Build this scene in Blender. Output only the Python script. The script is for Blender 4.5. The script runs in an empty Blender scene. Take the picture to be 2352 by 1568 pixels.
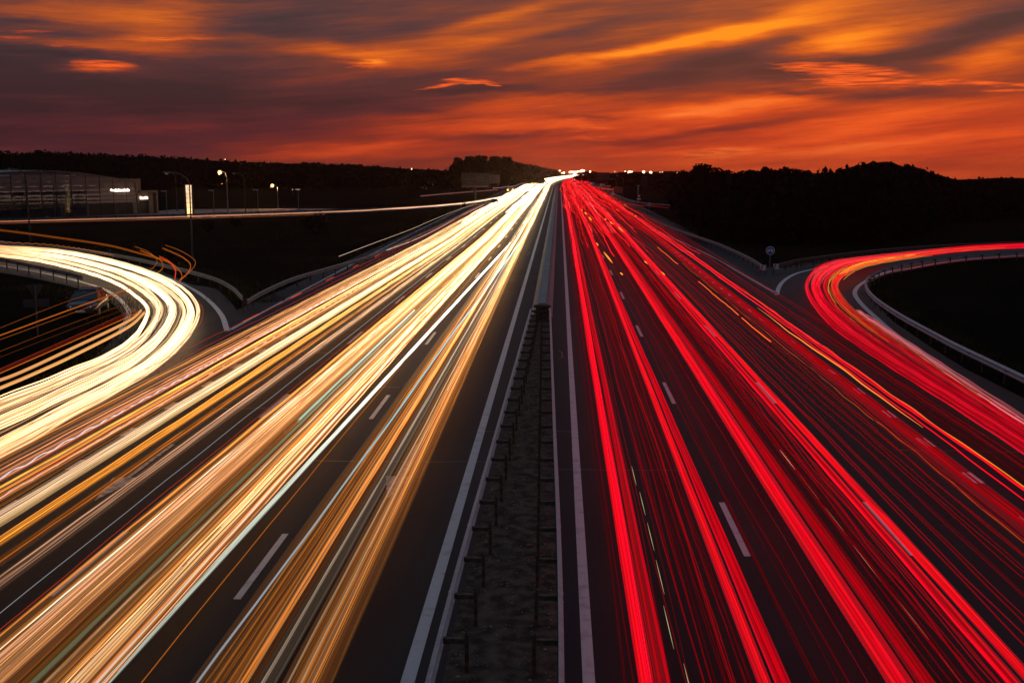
import bpy, math, random
import numpy as np
from mathutils import Vector, Matrix

random.seed(7); RNG = np.random.default_rng(11)
C = bpy.context.scene
COL = C.collection
R = math.radians

# ------------------------------------------------------------------ camera
H = 8.6                                   # the bridge parapet the picture is taken from
FOC = 2547.0                              # focal length in units of a 2352 wide picture
TH = math.atan(405.0 / FOC)               # pitch down
PSI = math.atan(109.0 * math.cos(TH) / FOC)   # yaw to the left
cam_d = bpy.data.cameras.new('camera'); cam = bpy.data.objects.new('camera', cam_d); COL.objects.link(cam)
cam.location = (0, 0, H)
cam.rotation_euler = (math.pi / 2 - TH, 0, PSI)
cam_d.sensor_width = 36; cam_d.lens = 36 * FOC / 2352
cam_d.clip_start = 0.1; cam_d.clip_end = 20000
C.camera = cam
_M = Matrix.Rotation(PSI, 3, 'Z') @ Matrix.Rotation(math.pi / 2 - TH, 3, 'X')

def ray(x, y):
    return _M @ Vector(((x - 1176) / FOC, -(y - 784) / FOC, -1.0))

def G(x, y, z=0.0):
    """point of the horizontal plane at height z that lies on sight line x, y"""
    d = ray(x, y); t = (z - H) / d.z
    return Vector((d.x * t, d.y * t, z))

def height_at(base, y_top, x=None):
    """height above ground of a picture row over a base point"""
    r = None
    for z in np.linspace(0, 40, 801):
        p = _M.inverted() @ (Vector((base.x, base.y, z)) - Vector((0, 0, H)))
        yy = 784 - FOC * p.y / -p.z
        if yy <= y_top: return float(z)
    return 40.0

# ------------------------------------------------------------------ render / exposure
C.render.engine = 'CYCLES'
C.view_settings.view_transform = 'Standard'; C.view_settings.look = 'None'
C.view_settings.exposure = 0.0; C.view_settings.gamma = 1.0
cy = C.cycles
cy.max_bounces = 5; cy.diffuse_bounces = 2; cy.glossy_bounces = 3; cy.transmission_bounces = 3
cy.transparent_max_bounces = 48; cy.volume_bounces = 0
cy.sample_clamp_indirect = 2.0; cy.caustics_reflective = False; cy.caustics_refractive = False
cy.use_denoising = True; cy.use_adaptive_sampling = True; cy.adaptive_threshold = 0.015

# ------------------------------------------------------------------ sky (dusk)
world = bpy.data.worlds.new('World'); C.world = world; world.use_nodes = True
SUN_EL, SUN_AZ = R(0.5), R(14)
def build_sky():
    nt = world.node_tree; nt.nodes.clear(); L = nt.links
    def N(t, **k):
        n = nt.nodes.new(t)
        for a, b in k.items(): setattr(n, a, b)
        return n
    def put(n, i, v):
        if hasattr(v, 'is_output'): L.new(v, n.inputs[i])
        else: n.inputs[i].default_value = v
    def m(op, a, b=0.0, c=0.0):
        n = N('ShaderNodeMath', operation=op); put(n, 0, a); put(n, 1, b); put(n, 2, c); return n.outputs[0]
    def rng(v, a, b, c, d):
        n = N('ShaderNodeMapRange', interpolation_type='SMOOTHSTEP')
        put(n, 0, v); put(n, 1, a); put(n, 2, b); put(n, 3, c); put(n, 4, d); return n.outputs[0]
    def xyz(x, y, z):
        n = N('ShaderNodeCombineXYZ'); put(n, 0, x); put(n, 1, y); put(n, 2, z); return n.outputs[0]
    def noise(v, scale, detail, rough=0.55):
        n = N('ShaderNodeTexNoise'); L.new(v, n.inputs['Vector'])
        n.inputs['Scale'].default_value = scale; n.inputs['Detail'].default_value = detail
        n.inputs['Roughness'].default_value = rough; return n.outputs[0]
    def mix(f, a, b):
        n = N('ShaderNodeMix', data_type='RGBA'); put(n, 0, f); put(n, 6, a); put(n, 7, b); return n.outputs[2]
    def ramp(v, stops):
        n = N('ShaderNodeValToRGB'); L.new(v, n.inputs[0]); e = n.color_ramp.elements
        e[0].position, e[0].color = stops[0][0], stops[0][1]
        e[1].position, e[1].color = stops[-1][0], stops[-1][1]
        for p, c in stops[1:-1]:
            k = e.new(p); k.color = c
        return n.outputs[0]
    def s(r, g, b, k=1.0):
        f = lambda c: ((c / 255 + 0.055) / 1.055) ** 2.4 if c > 10 else c / 255 / 12.92
        return (f(r) * k, f(g) * k, f(b) * k, 1)
    tc = N('ShaderNodeTexCoord'); sep = N('ShaderNodeSeparateXYZ'); L.new(tc.outputs['Generated'], sep.inputs[0])
    dx, dy, dz = sep.outputs
    az = m('ARCTAN2', dx, dy); el = m('ARCSINE', dz)
    # the layers are laid in azimuth / elevation, in units of 1/2547 rad, measured from the road's own direction
    U = m('MULTIPLY', az, FOC); V = m('MULTIPLY', el, FOC)
    # wispy distortion
    base = xyz(m('MULTIPLY', U, 0.0035), m('MULTIPLY', V, 0.016), 3.7)
    w1 = m('SUBTRACT', noise(base, 1.0, 4), 0.5)
    fine = xyz(m('MULTIPLY', U, 0.012), m('MULTIPLY', V, 0.075), 1.3)
    w2 = m('SUBTRACT', noise(fine, 1.0, 5, 0.6), 0.5)
    Vw = m('ADD', V, m('ADD', m('MULTIPLY', w1, 46), m('MULTIPLY', w2, 20)))
    Uw = m('ADD', U, m('ADD', m('MULTIPLY', w2, 90), m('MULTIPLY', w1, 60)))
    P = xyz(Uw, Vw, 0.0)
    def uv(px, py):
        d = ray(px, py).normalized()
        return math.atan2(d.x, d.y) * FOC, math.asin(d.z) * FOC
    def blob(cx, cy_, rx, ry, ang, amp):
        u, v = uv(cx, cy_); a = R(ang)
        sb = N('ShaderNodeVectorMath', operation='SUBTRACT'); L.new(P, sb.inputs[0]); sb.inputs[1].default_value = (u, v, 0)
        def dot(v3):
            n = N('ShaderNodeVectorMath', operation='DOT_PRODUCT'); L.new(sb.outputs[0], n.inputs[0]); n.inputs[1].default_value = v3
            return n.outputs['Value']
        a1 = dot((math.cos(a) / rx, math.sin(a) / rx, 0)); a2 = dot((-math.sin(a) / ry, math.cos(a) / ry, 0))
        q = m('MULTIPLY_ADD', a2, a2, m('MULTIPLY', a1, a1))
        return m('MULTIPLY', m('POWER', 2.71828, m('MULTIPLY', q, -1.0)), amp)
    B = SKY_BLOBS
    acc = None
    for b in B:
        v = blob(*b); acc = v if acc is None else m('ADD', acc, v)
    # broad glow: strongest to the right of the road and at the skyline
    g1 = rng(U, -1350, 450, 0.01, 0.46)
    g2 = m('MULTIPLY', rng(V, 0, 190, 1.0, 0.0), rng(U, -1000, 150, 0.04, 0.22))
    Vt = m('SUBTRACT', V, m('MULTIPLY', m('MAXIMUM', m('ADD', U, 700), 0.0), 0.085))   # bands climb to the right
    st = xyz(m('ADD', m('MULTIPLY', U, 0.0022), m('MULTIPLY', V, -0.004)), m('MULTIPLY', Vt, 0.020), 9.1)
    n1 = m('SUBTRACT', noise(st, 1.0, 5, 0.5), 0.5)
    st2 = xyz(m('MULTIPLY', U, 0.006), m('MULTIPLY', Vt, 0.06), 5.5)
    n2 = m('SUBTRACT', noise(st2, 1.0, 4, 0.5), 0.5)
    st3 = xyz(m('ADD', m('MULTIPLY', U, 0.011), m('MULTIPLY', V, -.03)), m('ADD', m('MULTIPLY', Vt, 0.15), m('MULTIPLY', n1, 3.0)), 4.4)
    n5 = m('SUBTRACT', noise(st3, 1.0, 6, 0.65), 0.5)
    I = m('ADD', m('ADD', acc, m('ADD', g1, g2)), m('ADD', m('MULTIPLY', n5, 0.26), m('ADD', m('MULTIPLY', n1, 0.50), m('MULTIPLY', n2, 0.34))))
    low = ramp(I, [(0.0, s(52, 30, 38)), (0.22, s(84, 37, 43)), (0.42, s(130, 46, 36)), (0.62, s(188, 62, 32)),
                   (0.8, s(228, 84, 34)), (1.0, s(255, 120, 52))])
    high = ramp(I, [(0.0, s(42, 36, 50)), (0.2, s(74, 45, 55)), (0.4, s(120, 56, 46)), (0.6, s(178, 78, 34)),
                    (0.8, s(228, 110, 28)), (1.0, s(255, 146, 24))])
    colr = mix(rng(V, 60, 330, 0.0, 1.0), low, high)
    # small crisp clouds with frayed edges, lit coral from below
    fr = xyz(m('MULTIPLY', U, 0.02), m('MULTIPLY', V, 0.17), 7.7)
    n3 = m('SUBTRACT', noise(fr, 1.0, 6, 0.62), 0.5)
    fr2 = xyz(m('ADD', m('MULTIPLY', U, 0.016), m('MULTIPLY', V, .02)), m('MULTIPLY', V, 0.26), 2.2)
    n4 = m('SUBTRACT', noise(fr2, 1.0, 6, 0.6), 0.5)
    sb_ = xyz(m('ADD', U, m('MULTIPLY', n3, 46)), m('ADD', V, m('ADD', m('MULTIPLY', n3, 7), m('MULTIPLY', w2, 5))), 0.0)
    P = sb_; cr = None
    for b in SKY_CLOUDS:
        v = blob(*b); cr = v if cr is None else m('MAXIMUM', cr, v)
    msk = rng(m('ADD', cr, m('MULTIPLY', n3, 1.0)), 0.24, 0.46, 0.0, 1.0)
    shade = rng(m('ADD', m('MULTIPLY', n4, 2.4), m('MULTIPLY', cr, 0.45)), -0.15, 0.70, 0.0, 1.0)
    coral = mix(shade, s(150, 50, 36), s(255, 98, 38))
    colr = mix(m('MULTIPLY', msk, m('MINIMUM', m('ADD', cr, 0.25), 0.92)), colr, coral)
    # dusk dome away from the sunset window
    tex = N('ShaderNodeTexSky', sky_type='NISHITA'); tex.sun_disc = False
    tex.sun_elevation = SUN_EL; tex.sun_rotation = SUN_AZ; tex.air_density = 1.6; tex.dust_density = 2.5
    zen = mix(rng(dy, -0.6, 0.9, 0.0, 1.0), (0.105, 0.145, 0.215, 1), (0.155, 0.210, 0.295, 1))
    dome = mix(rng(el, R(6), R(32), 0.0, 1.0), (0.045, 0.022, 0.022, 1), zen)
    win = m('MULTIPLY', rng(el, R(9.5), R(24), 1.0, 0.0), rng(m('ABSOLUTE', az), R(34), R(75), 1.0, 0.0))
    col2 = mix(win, dome, colr)
    add = N('ShaderNodeMix', data_type='RGBA', blend_type='ADD'); add.inputs[0].default_value = 0.02
    L.new(col2, add.inputs[6]); L.new(tex.outputs[0], add.inputs[7])
    bg = N('ShaderNodeBackground'); L.new(add.outputs[2], bg.inputs[0]); bg.inputs[1].default_value = 1.0
    out = N('ShaderNodeOutputWorld'); L.new(bg.outputs[0], out.inputs[0])
# cloud bands: x, y, half length, half height, tilt, amount
SKY_BLOBS = [
    (130, 40, 230, 55, 0, .50), (380, 50, 120, 60, 10, .36), (400, 92, 150, 6, 2, .30), (250, 112, 300, 14, -2, .30),
    (240, 150, 66, 11, 2, .62), (850, 150, 46, 7, 0, .48), (760, 118, 190, 20, -4, .34), (1010, 110, 260, 24, 8, .30),
    (1140, 42, 150, 14, 13, .40), (1270, 142, 200, 10, 6, .42), (1540, 102, 170, 14, 12, .56), (1720, 70, 90, 15, 10, .45),
    (1930, 92, 130, 30, 8, .44), (1850, 38, 190, 40, 10, .36), (2260, 135, 110, 35, 14, .36),
    (1850, 150, 200, 24, -3, -.40), (2010, 214, 190, 12, 0, -.36), (2140, 160, 120, 16, 4, -.20), (1075, 205, 90, 8, 0, -.20), (1180, 245, 260, 14, 5, .26),
    (1120, 290, 260, 20, 2, .26), (800, 345, 190, 16, 4, .40), (1370, 292, 60, 7, 0, .20), (1360, 319, 50, 3, 0, .20),
    (1790, 225, 240, 14, 5, .34), (1630, 255, 200, 15, 4, .26), (2080, 270, 300, 26, 8, .22), (1650, 352, 90, 8, 0, .24),
    (1950, 345, 330, 16, 6, .22), (300, 300, 330, 20, -4, .10), (620, 360, 200, 12, -2, .16),
    (60, 55, 70, 9, 0, -.26), (140, 90, 120, 11, 0, -.22), (250, 130, 330, 14, 0, -.14), (640, 60, 150, 36, 10, -.10),
    (1290, 80, 170, 13, 10, -.24), (1120, 157, 210, 9, 8, -.24), (1690, 128, 190, 20, 13, -.42), (1740, 45, 60, 18, 0, -.26),
    (2270, 62, 170, 32, 17, -.52), (2060, 126, 170, 10, 8, -.44), (1800, 172, 70, 14, 0, -.22), (1560, 188, 230, 18, 5, -.28),
    (1120, 212, 150, 9, 0, -.22), (1360, 267, 90, 8, 0, -.24), (960, 262, 100, 10, 0, -.20), (1150, 308, 110, 10, 2, -.24),
    (1680, 296, 170, 10, 7, -.30), (1850, 205, 120, 6, 0, -.28), (1450, 325, 150, 10, 0, -.16), (500, 215, 420, 40, 0, -.12),
]
# crisp clouds: x, y, half length, half height, tilt, amount
SKY_CLOUDS = [(238, 149, 70, 10, 0, .80), (848, 151, 52, 6.5, 0, .62), (1075, 187, 62, 7, -3, .95), (1015, 198, 48, 4, 9, .85), (1125, 194, 30, 3.5, -8, .8),
    (1870, 154, 90, 11, -3, .85), (1990, 166, 110, 10, -5, .80), (1960, 184, 90, 11, -2, .90), (2090, 190, 120, 8, -1, .85), (2260, 190, 120, 5, -5, .80), (2330, 208, 60, 5, 0, .55), (1930, 160, 130, 14, -4, .95), (1950, 192, 80, 9, 0, .9),
    (1372, 287, 58, 5, 0, .50), (1350, 303, 62, 5, -2, .42), (1385, 319, 44, 2.5, -1, .60), (1640, 351, 80, 7, 2, .55), (1590, 361, 45, 3, 0, .45),
    (400, 90, 100, 3.2, 2, .55), (70, 72, 60, 4, 3, .45), (40, 86, 50, 4, 0, .45), (150, 104, 100, 4, 0, .36), (1900, 332, 150, 3.5, 6, .40)]
build_sky()

# ------------------------------------------------------------------ small helpers
def tag(o, label=None, cat=None, group=None, kind=None):
    if label: o['label'] = label
    if cat: o['category'] = cat
    if group: o['group'] = group
    if kind: o['kind'] = kind
    return o
def empty(name, loc=(0, 0, 0), rz=0.0):
    o = bpy.data.objects.new(name, None); COL.objects.link(o); o.location = loc; o.rotation_euler = (0, 0, rz); return o
def copy_tree(o, parent=None):
    c = o.copy(); COL.objects.link(c); c.parent = parent
    for k in [q for q in bpy.data.objects if q.parent == o]: copy_tree(k, c)
    return c

class MB:
    def __init__(s): s.v = []; s.f = []; s.mi = []; s.cur = 0
    def add(s, vs, fs):
        b = len(s.v); s.v += [tuple(p) for p in vs]; s.f += [tuple(i + b for i in f) for f in fs]; s.mi += [s.cur] * len(fs)
    def box(s, c, d, rz=0.0):
        x, y, z = (q / 2 for q in d); M = Matrix.Rotation(rz, 3, 'Z'); c = Vector(c)
        vs = [c + M @ Vector((a * x, b * y, e * z)) for a in (-1, 1) for b in (-1, 1) for e in (-1, 1)]
        s.add(vs, [(0, 1, 3, 2), (4, 6, 7, 5), (0, 4, 5, 1), (2, 3, 7, 6), (0, 2, 6, 4), (1, 5, 7, 3)])
    def bar(s, a, b, w, h=None):
        """rectangular bar from a to b"""
        a = Vector(a); b = Vector(b); h = h or w; t = (b - a).normalized()
        u = t.cross(Vector((0, 0, 1)))
        if u.length < 1e-4: u = Vector((1, 0, 0))
        u.normalize(); v = u.cross(t)
        q = [u * (i * w / 2) + v * (j * h / 2) for i, j in ((-1, -1), (1, -1), (1, 1), (-1, 1))]
        s.add([a + k for k in q] + [b + k for k in q],
              [(0, 1, 2, 3), (7, 6, 5, 4)] + [(i, (i + 4), (i + 1) % 4 + 4, (i + 1) % 4) for i in range(4)])
    def tube(s, pts, rad, n=8, cap=True):
        pts = [Vector(p) for p in pts]; rad = rad if hasattr(rad, '__len__') else [rad] * len(pts)
        b = len(s.v); u = None; vs = []; fs = []
        for i, p in enumerate(pts):
            t = (pts[min(i + 1, len(pts) - 1)] - pts[max(i - 1, 0)]).normalized()
            if u is None:
                u = t.cross(Vector((0, 0, 1)));
                if u.length < 1e-3: u = Vector((1, 0, 0))
            u = (u - t * u.dot(t)).normalized(); w = t.cross(u)
            vs += [p + (u * math.cos(k * 2 * math.pi / n) + w * math.sin(k * 2 * math.pi / n)) * rad[i] for k in range(n)]
        for i in range(len(pts) - 1):
            for k in range(n):
                fs.append((i * n + k, i * n + (k + 1) % n, (i + 1) * n + (k + 1) % n, (i + 1) * n + k))
        if cap: fs += [tuple(range(n))[::-1], tuple(range((len(pts) - 1) * n, len(pts) * n))]
        s.add(vs, fs)
    def poly(s, pts): s.add(pts, [tuple(range(len(pts)))])
    def slab(s, pts, z0, z1):
        n = len(pts)
        s.add([(p[0], p[1], z0) for p in pts] + [(p[0], p[1], z1) for p in pts],
              [tuple(range(n))[::-1], tuple(range(n, 2 * n))] + [(i, (i + 1) % n, (i + 1) % n + n, i + n) for i in range(n)])
    def disc(s, c, r, nrm, th, n=24):
        nrm = Vector(nrm).normalized(); s.tube([Vector(c), Vector(c) + nrm * th], r, n)
    def ball(s, c, r, n=10, m_=6, sz=1.0):
        c = Vector(c); vs = []; fs = []
        for j in range(m_ + 1):
            a = math.pi * j / m_
            for i in range(n):
                b = 2 * math.pi * i / n
                vs.append(c + Vector((math.sin(a) * math.cos(b) * r, math.sin(a) * math.sin(b) * r, math.cos(a) * r * sz)))
        for j in range(m_):
            for i in range(n): fs.append((j * n + i, (j + 1) * n + i, (j + 1) * n + (i + 1) % n, j * n + (i + 1) % n))
        s.add(vs, fs)
    def build(s, name, mat, parent=None, smooth=False):
        me = bpy.data.meshes.new(name); me.from_pydata(s.v, [], s.f)
        for mm in (mat if isinstance(mat, (list, tuple)) else [mat]): me.materials.append(mm)
        me.polygons.foreach_set('material_index', s.mi)
        if smooth: me.polygons.foreach_set('use_smooth', [True] * len(s.f))
        me.validate(); me.update()
        o = bpy.data.objects.new(name, me); COL.objects.link(o)
        if parent is not None: o.parent = parent
        return o

# ------------------------------------------------------------------ materials
def mat(name, col, rough=0.7, metal=0.0, noise=None, bump=None, spec=0.5):
    """noise = (scale, second colour, detail, low, high); bump = (scale, strength)"""
    mt = bpy.data.materials.new(name); mt.use_nodes = True; nt = mt.node_tree; b = nt.nodes['Principled BSDF']
    b.inputs['Base Color'].default_value = (*col, 1); b.inputs['Roughness'].default_value = rough
    b.inputs['Metallic'].default_value = metal; b.inputs['Specular IOR Level'].default_value = spec
    tc = nt.nodes.new('ShaderNodeTexCoord')
    if noise:
        sc, c2, det, lo, hi = noise
        n = nt.nodes.new('ShaderNodeTexNoise'); n.inputs['Scale'].default_value = sc; n.inputs['Detail'].default_value = det
        nt.links.new(tc.outputs['Object'], n.inputs['Vector'])
        r = nt.nodes.new('ShaderNodeValToRGB'); r.color_ramp.elements[0].position = lo; r.color_ramp.elements[1].position = hi
        r.color_ramp.elements[0].color = (*col, 1); r.color_ramp.elements[1].color = (*c2, 1)
        nt.links.new(n.outputs[0], r.inputs[0]); nt.links.new(r.outputs[0], b.inputs['Base Color'])
    if bump:
        n2 = nt.nodes.new('ShaderNodeTexNoise'); n2.inputs['Scale'].default_value = bump[0]; n2.inputs['Detail'].default_value = 4
        nt.links.new(tc.outputs['Object'], n2.inputs['Vector'])
        bp = nt.nodes.new('ShaderNodeBump'); bp.inputs['Strength'].default_value = bump[1]; bp.inputs['Distance'].default_value = 0.02
        nt.links.new(n2.outputs[0], bp.inputs['Height']); nt.links.new(bp.outputs[0], b.inputs['Normal'])
    return mt
def glow(name, col, strength):
    mt = bpy.data.materials.new(name); mt.use_nodes = True; b = mt.node_tree.nodes['Principled BSDF']
    b.inputs['Base Color'].default_value = (*[min(1, c) * 0.5 for c in col], 1)
    b.inputs['Emission Color'].default_value = (*col, 1); b.inputs['Emission Strength'].default_value = strength
    return mt
M = {}
def asphalt_mat(name, c1, c2, grain):
    mt = mat(name, c1, 0.62, 0, noise=(0.22, c2, 6, 0.35, 0.7), spec=0.11)
    nt = mt.node_tree; b = nt.nodes['Principled BSDF']; tc = [n for n in nt.nodes if n.type == 'TEX_COORD'][0]
    # aggregate: small light stones
    v = nt.nodes.new('ShaderNodeTexNoise'); v.inputs['Scale'].default_value = 26; v.inputs['Detail'].default_value = 3; v.inputs['Roughness'].default_value = .8
    nt.links.new(tc.outputs['Object'], v.inputs['Vector'])
    rr = nt.nodes.new('ShaderNodeMapRange'); rr.inputs[1].default_value = 0.35; rr.inputs[2].default_value = 0.75
    rr.inputs[3].default_value = 0.6; rr.inputs[4].default_value = grain; nt.links.new(v.outputs[0], rr.inputs[0])
    # wheel paths and lengthwise paver streaks
    mp = nt.nodes.new('ShaderNodeMapping'); mp.inputs['Scale'].default_value = (1.1, 0.012, 1); nt.links.new(tc.outputs['Object'], mp.inputs[0])
    w = nt.nodes.new('ShaderNodeTexNoise'); w.inputs['Scale'].default_value = 1.0; w.inputs['Detail'].default_value = 3; nt.links.new(mp.outputs[0], w.inputs['Vector'])
    wr = nt.nodes.new('ShaderNodeMapRange'); wr.inputs[1].default_value = .3; wr.inputs[2].default_value = .7; wr.inputs[3].default_value = .75; wr.inputs[4].default_value = 1.25
    nt.links.new(w.outputs[0], wr.inputs[0])
    mu = nt.nodes.new('ShaderNodeMath'); mu.operation = 'MULTIPLY'; nt.links.new(rr.outputs[0], mu.inputs[0]); nt.links.new(wr.outputs[0], mu.inputs[1])
    old = b.inputs['Base Color'].links[0].from_socket
    vm = nt.nodes.new('ShaderNodeVectorMath'); vm.operation = 'SCALE'; nt.links.new(old, vm.inputs[0]); nt.links.new(mu.outputs[0], vm.inputs['Scale'])
    nt.links.new(vm.outputs[0], b.inputs['Base Color'])
    bp = nt.nodes.new('ShaderNodeBump'); bp.inputs['Strength'].default_value = .55; bp.inputs['Distance'].default_value = .012
    nt.links.new(v.outputs[0], bp.inputs['Height']); nt.links.new(bp.outputs[0], b.inputs['Normal'])
    return mt
M['asphalt'] = asphalt_mat('asphalt', (.0130, .0128, .0140), (.0195, .0190, .0200), 1.8)
M['asphalt_old'] = asphalt_mat('asphalt_ramp', (.019, .018, .018), (.028, .026, .025), 2.2)
M['paint'] = mat('road_paint', (.46, .46, .46), .65, noise=(3.0, (.27, .27, .275), 8, .52, .75), bump=(14, .6))
M['paint_worn'] = mat('worn_road_paint', (.40, .40, .41), .7, noise=(5.0, (.16, .158, .16), 8, .42, .6))
M['dirt'] = mat('median_sand', (.100, .074, .054), .95, noise=(3.2, (.034, .027, .022), 12, .36, .62), bump=(14, 1.0), spec=.05)
M['ground'] = mat('field', (.012, .0085, .006), .95, noise=(.07, (.005, .0055, .004), 10, .35, .7), bump=(1.2, .6), spec=0)
M['grass'] = mat('dry_grass', (.050, .038, .018), .9, noise=(.3, (.024, .028, .012), 4, .4, .6), spec=0)
M['leaf'] = mat('leaf', (.014, .015, .009), .8, noise=(.6, (.009, .011, .006), 3, .4, .6), spec=0)
M['leaf_far'] = mat('leaf_woodland', (.010, .010, .008), .9, spec=0)
M['bark'] = mat('bark', (.016, .012, .010), .9, noise=(4, (.009, .007, .006), 6, .4, .6), spec=0)
M['zinc'] = mat('zinc_steel', (.36, .37, .385), .45, .15, noise=(5, (.28, .29, .305), 6, .4, .65), bump=(30, .12))
M['zinc_dull'] = mat('weathered_zinc', (.21, .20, .19), .55, .15, noise=(4, (.14, .13, .12), 6, .4, .65))
M['rust'] = mat('rusty_post', (.10, .062, .035), .8, .2, noise=(9, (.045, .032, .025), 6, .4, .6))
M['concrete'] = mat('concrete', (.25, .235, .22), .85, noise=(1.5, (.165, .155, .145), 8, .35, .7), bump=(8, .3))
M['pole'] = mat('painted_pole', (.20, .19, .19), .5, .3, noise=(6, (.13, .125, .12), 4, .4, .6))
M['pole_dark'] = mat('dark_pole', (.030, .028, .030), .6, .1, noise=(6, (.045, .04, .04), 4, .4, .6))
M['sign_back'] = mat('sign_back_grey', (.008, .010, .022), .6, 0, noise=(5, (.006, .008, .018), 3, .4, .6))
M['sign_blue'] = mat('sign_blue', (.02, .16, .42), .4, noise=(8, (.018, .13, .36), 3, .4, .6))
M['sign_white'] = mat('sign_white', (.78, .76, .74), .4, noise=(8, (.66, .64, .62), 3, .4, .7))
M['sign_red'] = mat('sign_red', (.55, .03, .025), .4, noise=(8, (.45, .025, .02), 3, .4, .6))
M['sign_orange'] = mat('board_orange', (.85, .30, .03), .5, noise=(3, (.72, .24, .02), 3, .4, .6))
M['sign_teal'] = mat('board_teal', (.06, .38, .45), .5, noise=(3, (.05, .30, .36), 3, .4, .6))
M['sign_brown'] = mat('board_brown', (.26, .07, .035), .6, noise=(2, (.20, .05, .03), 4, .4, .6))
M['sign_black'] = mat('numerals_black', (.02, .02, .02), .6)
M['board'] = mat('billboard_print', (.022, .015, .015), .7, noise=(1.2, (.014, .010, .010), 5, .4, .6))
M['board_pale'] = mat('billboard_trim', (.085, .055, .058), .6, noise=(2, (.065, .044, .046), 4, .4, .6))
M['car_paint'] = mat('car_paint_dark_blue', (.010, .012, .020), .22, .1, noise=(7, (.008, .010, .017), 2, .4, .6), spec=.45)
M['car_glass'] = mat('car_glass', (.006, .007, .011), .08, 0, spec=.4)
M['rubber'] = mat('rubber', (.018, .018, .018), .85, noise=(20, (.012, .012, .012), 3, .4, .6))
M['rim'] = mat('alloy_rim', (.30, .30, .31), .35, .8, noise=(15, (.22, .22, .23), 3, .4, .6))
M['lens'] = mat('headlamp_lens', (.55, .56, .60), .15, 0.2, noise=(25, (.42, .43, .47), 3, .4, .6))
M['plate'] = mat('number_plate', (.60, .58, .58), .5, noise=(10, (.5, .48, .48), 3, .4, .6))
M['plastic'] = mat('black_plastic', (.015, .015, .016), .6, noise=(20, (.022, .022, .024), 3, .4, .6))
M['rock'] = mat('stone', (.28, .22, .18), .9, noise=(12, (.18, .14, .12), 5, .4, .6), bump=(20, .5))
M['panel'] = mat('facade_panel', (.18, .13, .125), .40, .0, noise=(.8, (.15, .108, .105), 5, .4, .6), spec=.5)
M['panel'].node_tree.nodes['Principled BSDF'].inputs['Coat Weight'].default_value = .8; M['panel'].node_tree.nodes['Principled BSDF'].inputs['Coat Roughness'].default_value = .06; M['panel'].node_tree.nodes['Principled BSDF'].inputs['Coat IOR'].default_value = 1.7
M['glazing'] = mat('showroom_glazing', (.02, .022, .03), .05, 0, noise=(.4, (.012, .012, .018), 3, .4, .6), spec=.6)
M['mullion'] = mat('mullion', (.035, .03, .035), .5, .3, noise=(3, (.025, .022, .025), 3, .4, .6))
M['stucco'] = mat('pale_render', (.17, .12, .085), .8, noise=(1.2, (.125, .09, .065), 6, .4, .6), bump=(8, .2))
M['opening'] = mat('dark_opening', (.006, .006, .008), .4, noise=(2, (.010, .009, .010), 3, .4, .6))
M['roof'] = mat('roof_sheet', (.12, .105, .105), .5, .3, noise=(1.5, (.09, .08, .08), 4, .4, .6))
M['paving'] = mat('forecourt_paving', (.14, .10, .085), .9, noise=(.3, (.10, .075, .062), 6, .4, .65))
M['lamp_on'] = glow('lamp_on', (1.0, .46, .16), 3.4)
M['lamp_far'] = glow('lamp_far', (1.0, .62, .34), 9)
M['lamp_dim'] = glow('lamp_dim', (1.0, .50, .30), 1.2)
M['pylon_glow'] = glow('pylon_face', (1.0, .56, .22), 1.0)
M['sign_glow'] = glow('lit_letters', (1.0, .86, .72), 3.0)
M['kiosk_glow'] = glow('kiosk_light', (1.0, .66, .16), 2.6)
M['kiosk_yellow'] = glow('canopy_strip', (1.0, .60, .03), 0.9)
M['amber'] = glow('amber_lamp', (1.0, .42, .05), 7)
M['head_on'] = glow('headlamp_on', (1.0, .88, .66), 24)
M['white_on'] = glow('lit_globe', (1.0, .80, .60), 6)

# light trails: every lamp's path is a thin tube of light; colour and strength run along the path,
# the alpha channel says how far the tube covers what is behind it
def trail_material():
    mt = bpy.data.materials.new('light_trail'); mt.use_nodes = True; nt = mt.node_tree; nt.nodes.clear()
    at = nt.nodes.new('ShaderNodeAttribute'); at.attribute_name = 'light'
    em = nt.nodes.new('ShaderNodeEmission'); nt.links.new(at.outputs['Color'], em.inputs[0])
    tr = nt.nodes.new('ShaderNodeBsdfTransparent')
    sub = nt.nodes.new('ShaderNodeMath'); sub.operation = 'SUBTRACT'; sub.inputs[0].default_value = 1.0
    nt.links.new(at.outputs['Alpha'], sub.inputs[1]); nt.links.new(sub.outputs[0], tr.inputs[0])
    ad = nt.nodes.new('ShaderNodeAddShader'); nt.links.new(em.outputs[0], ad.inputs[0]); nt.links.new(tr.outputs[0], ad.inputs[1])
    out = nt.nodes.new('ShaderNodeOutputMaterial'); nt.links.new(ad.outputs[0], out.inputs[0])
    return mt
M['trail'] = trail_material()

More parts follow.
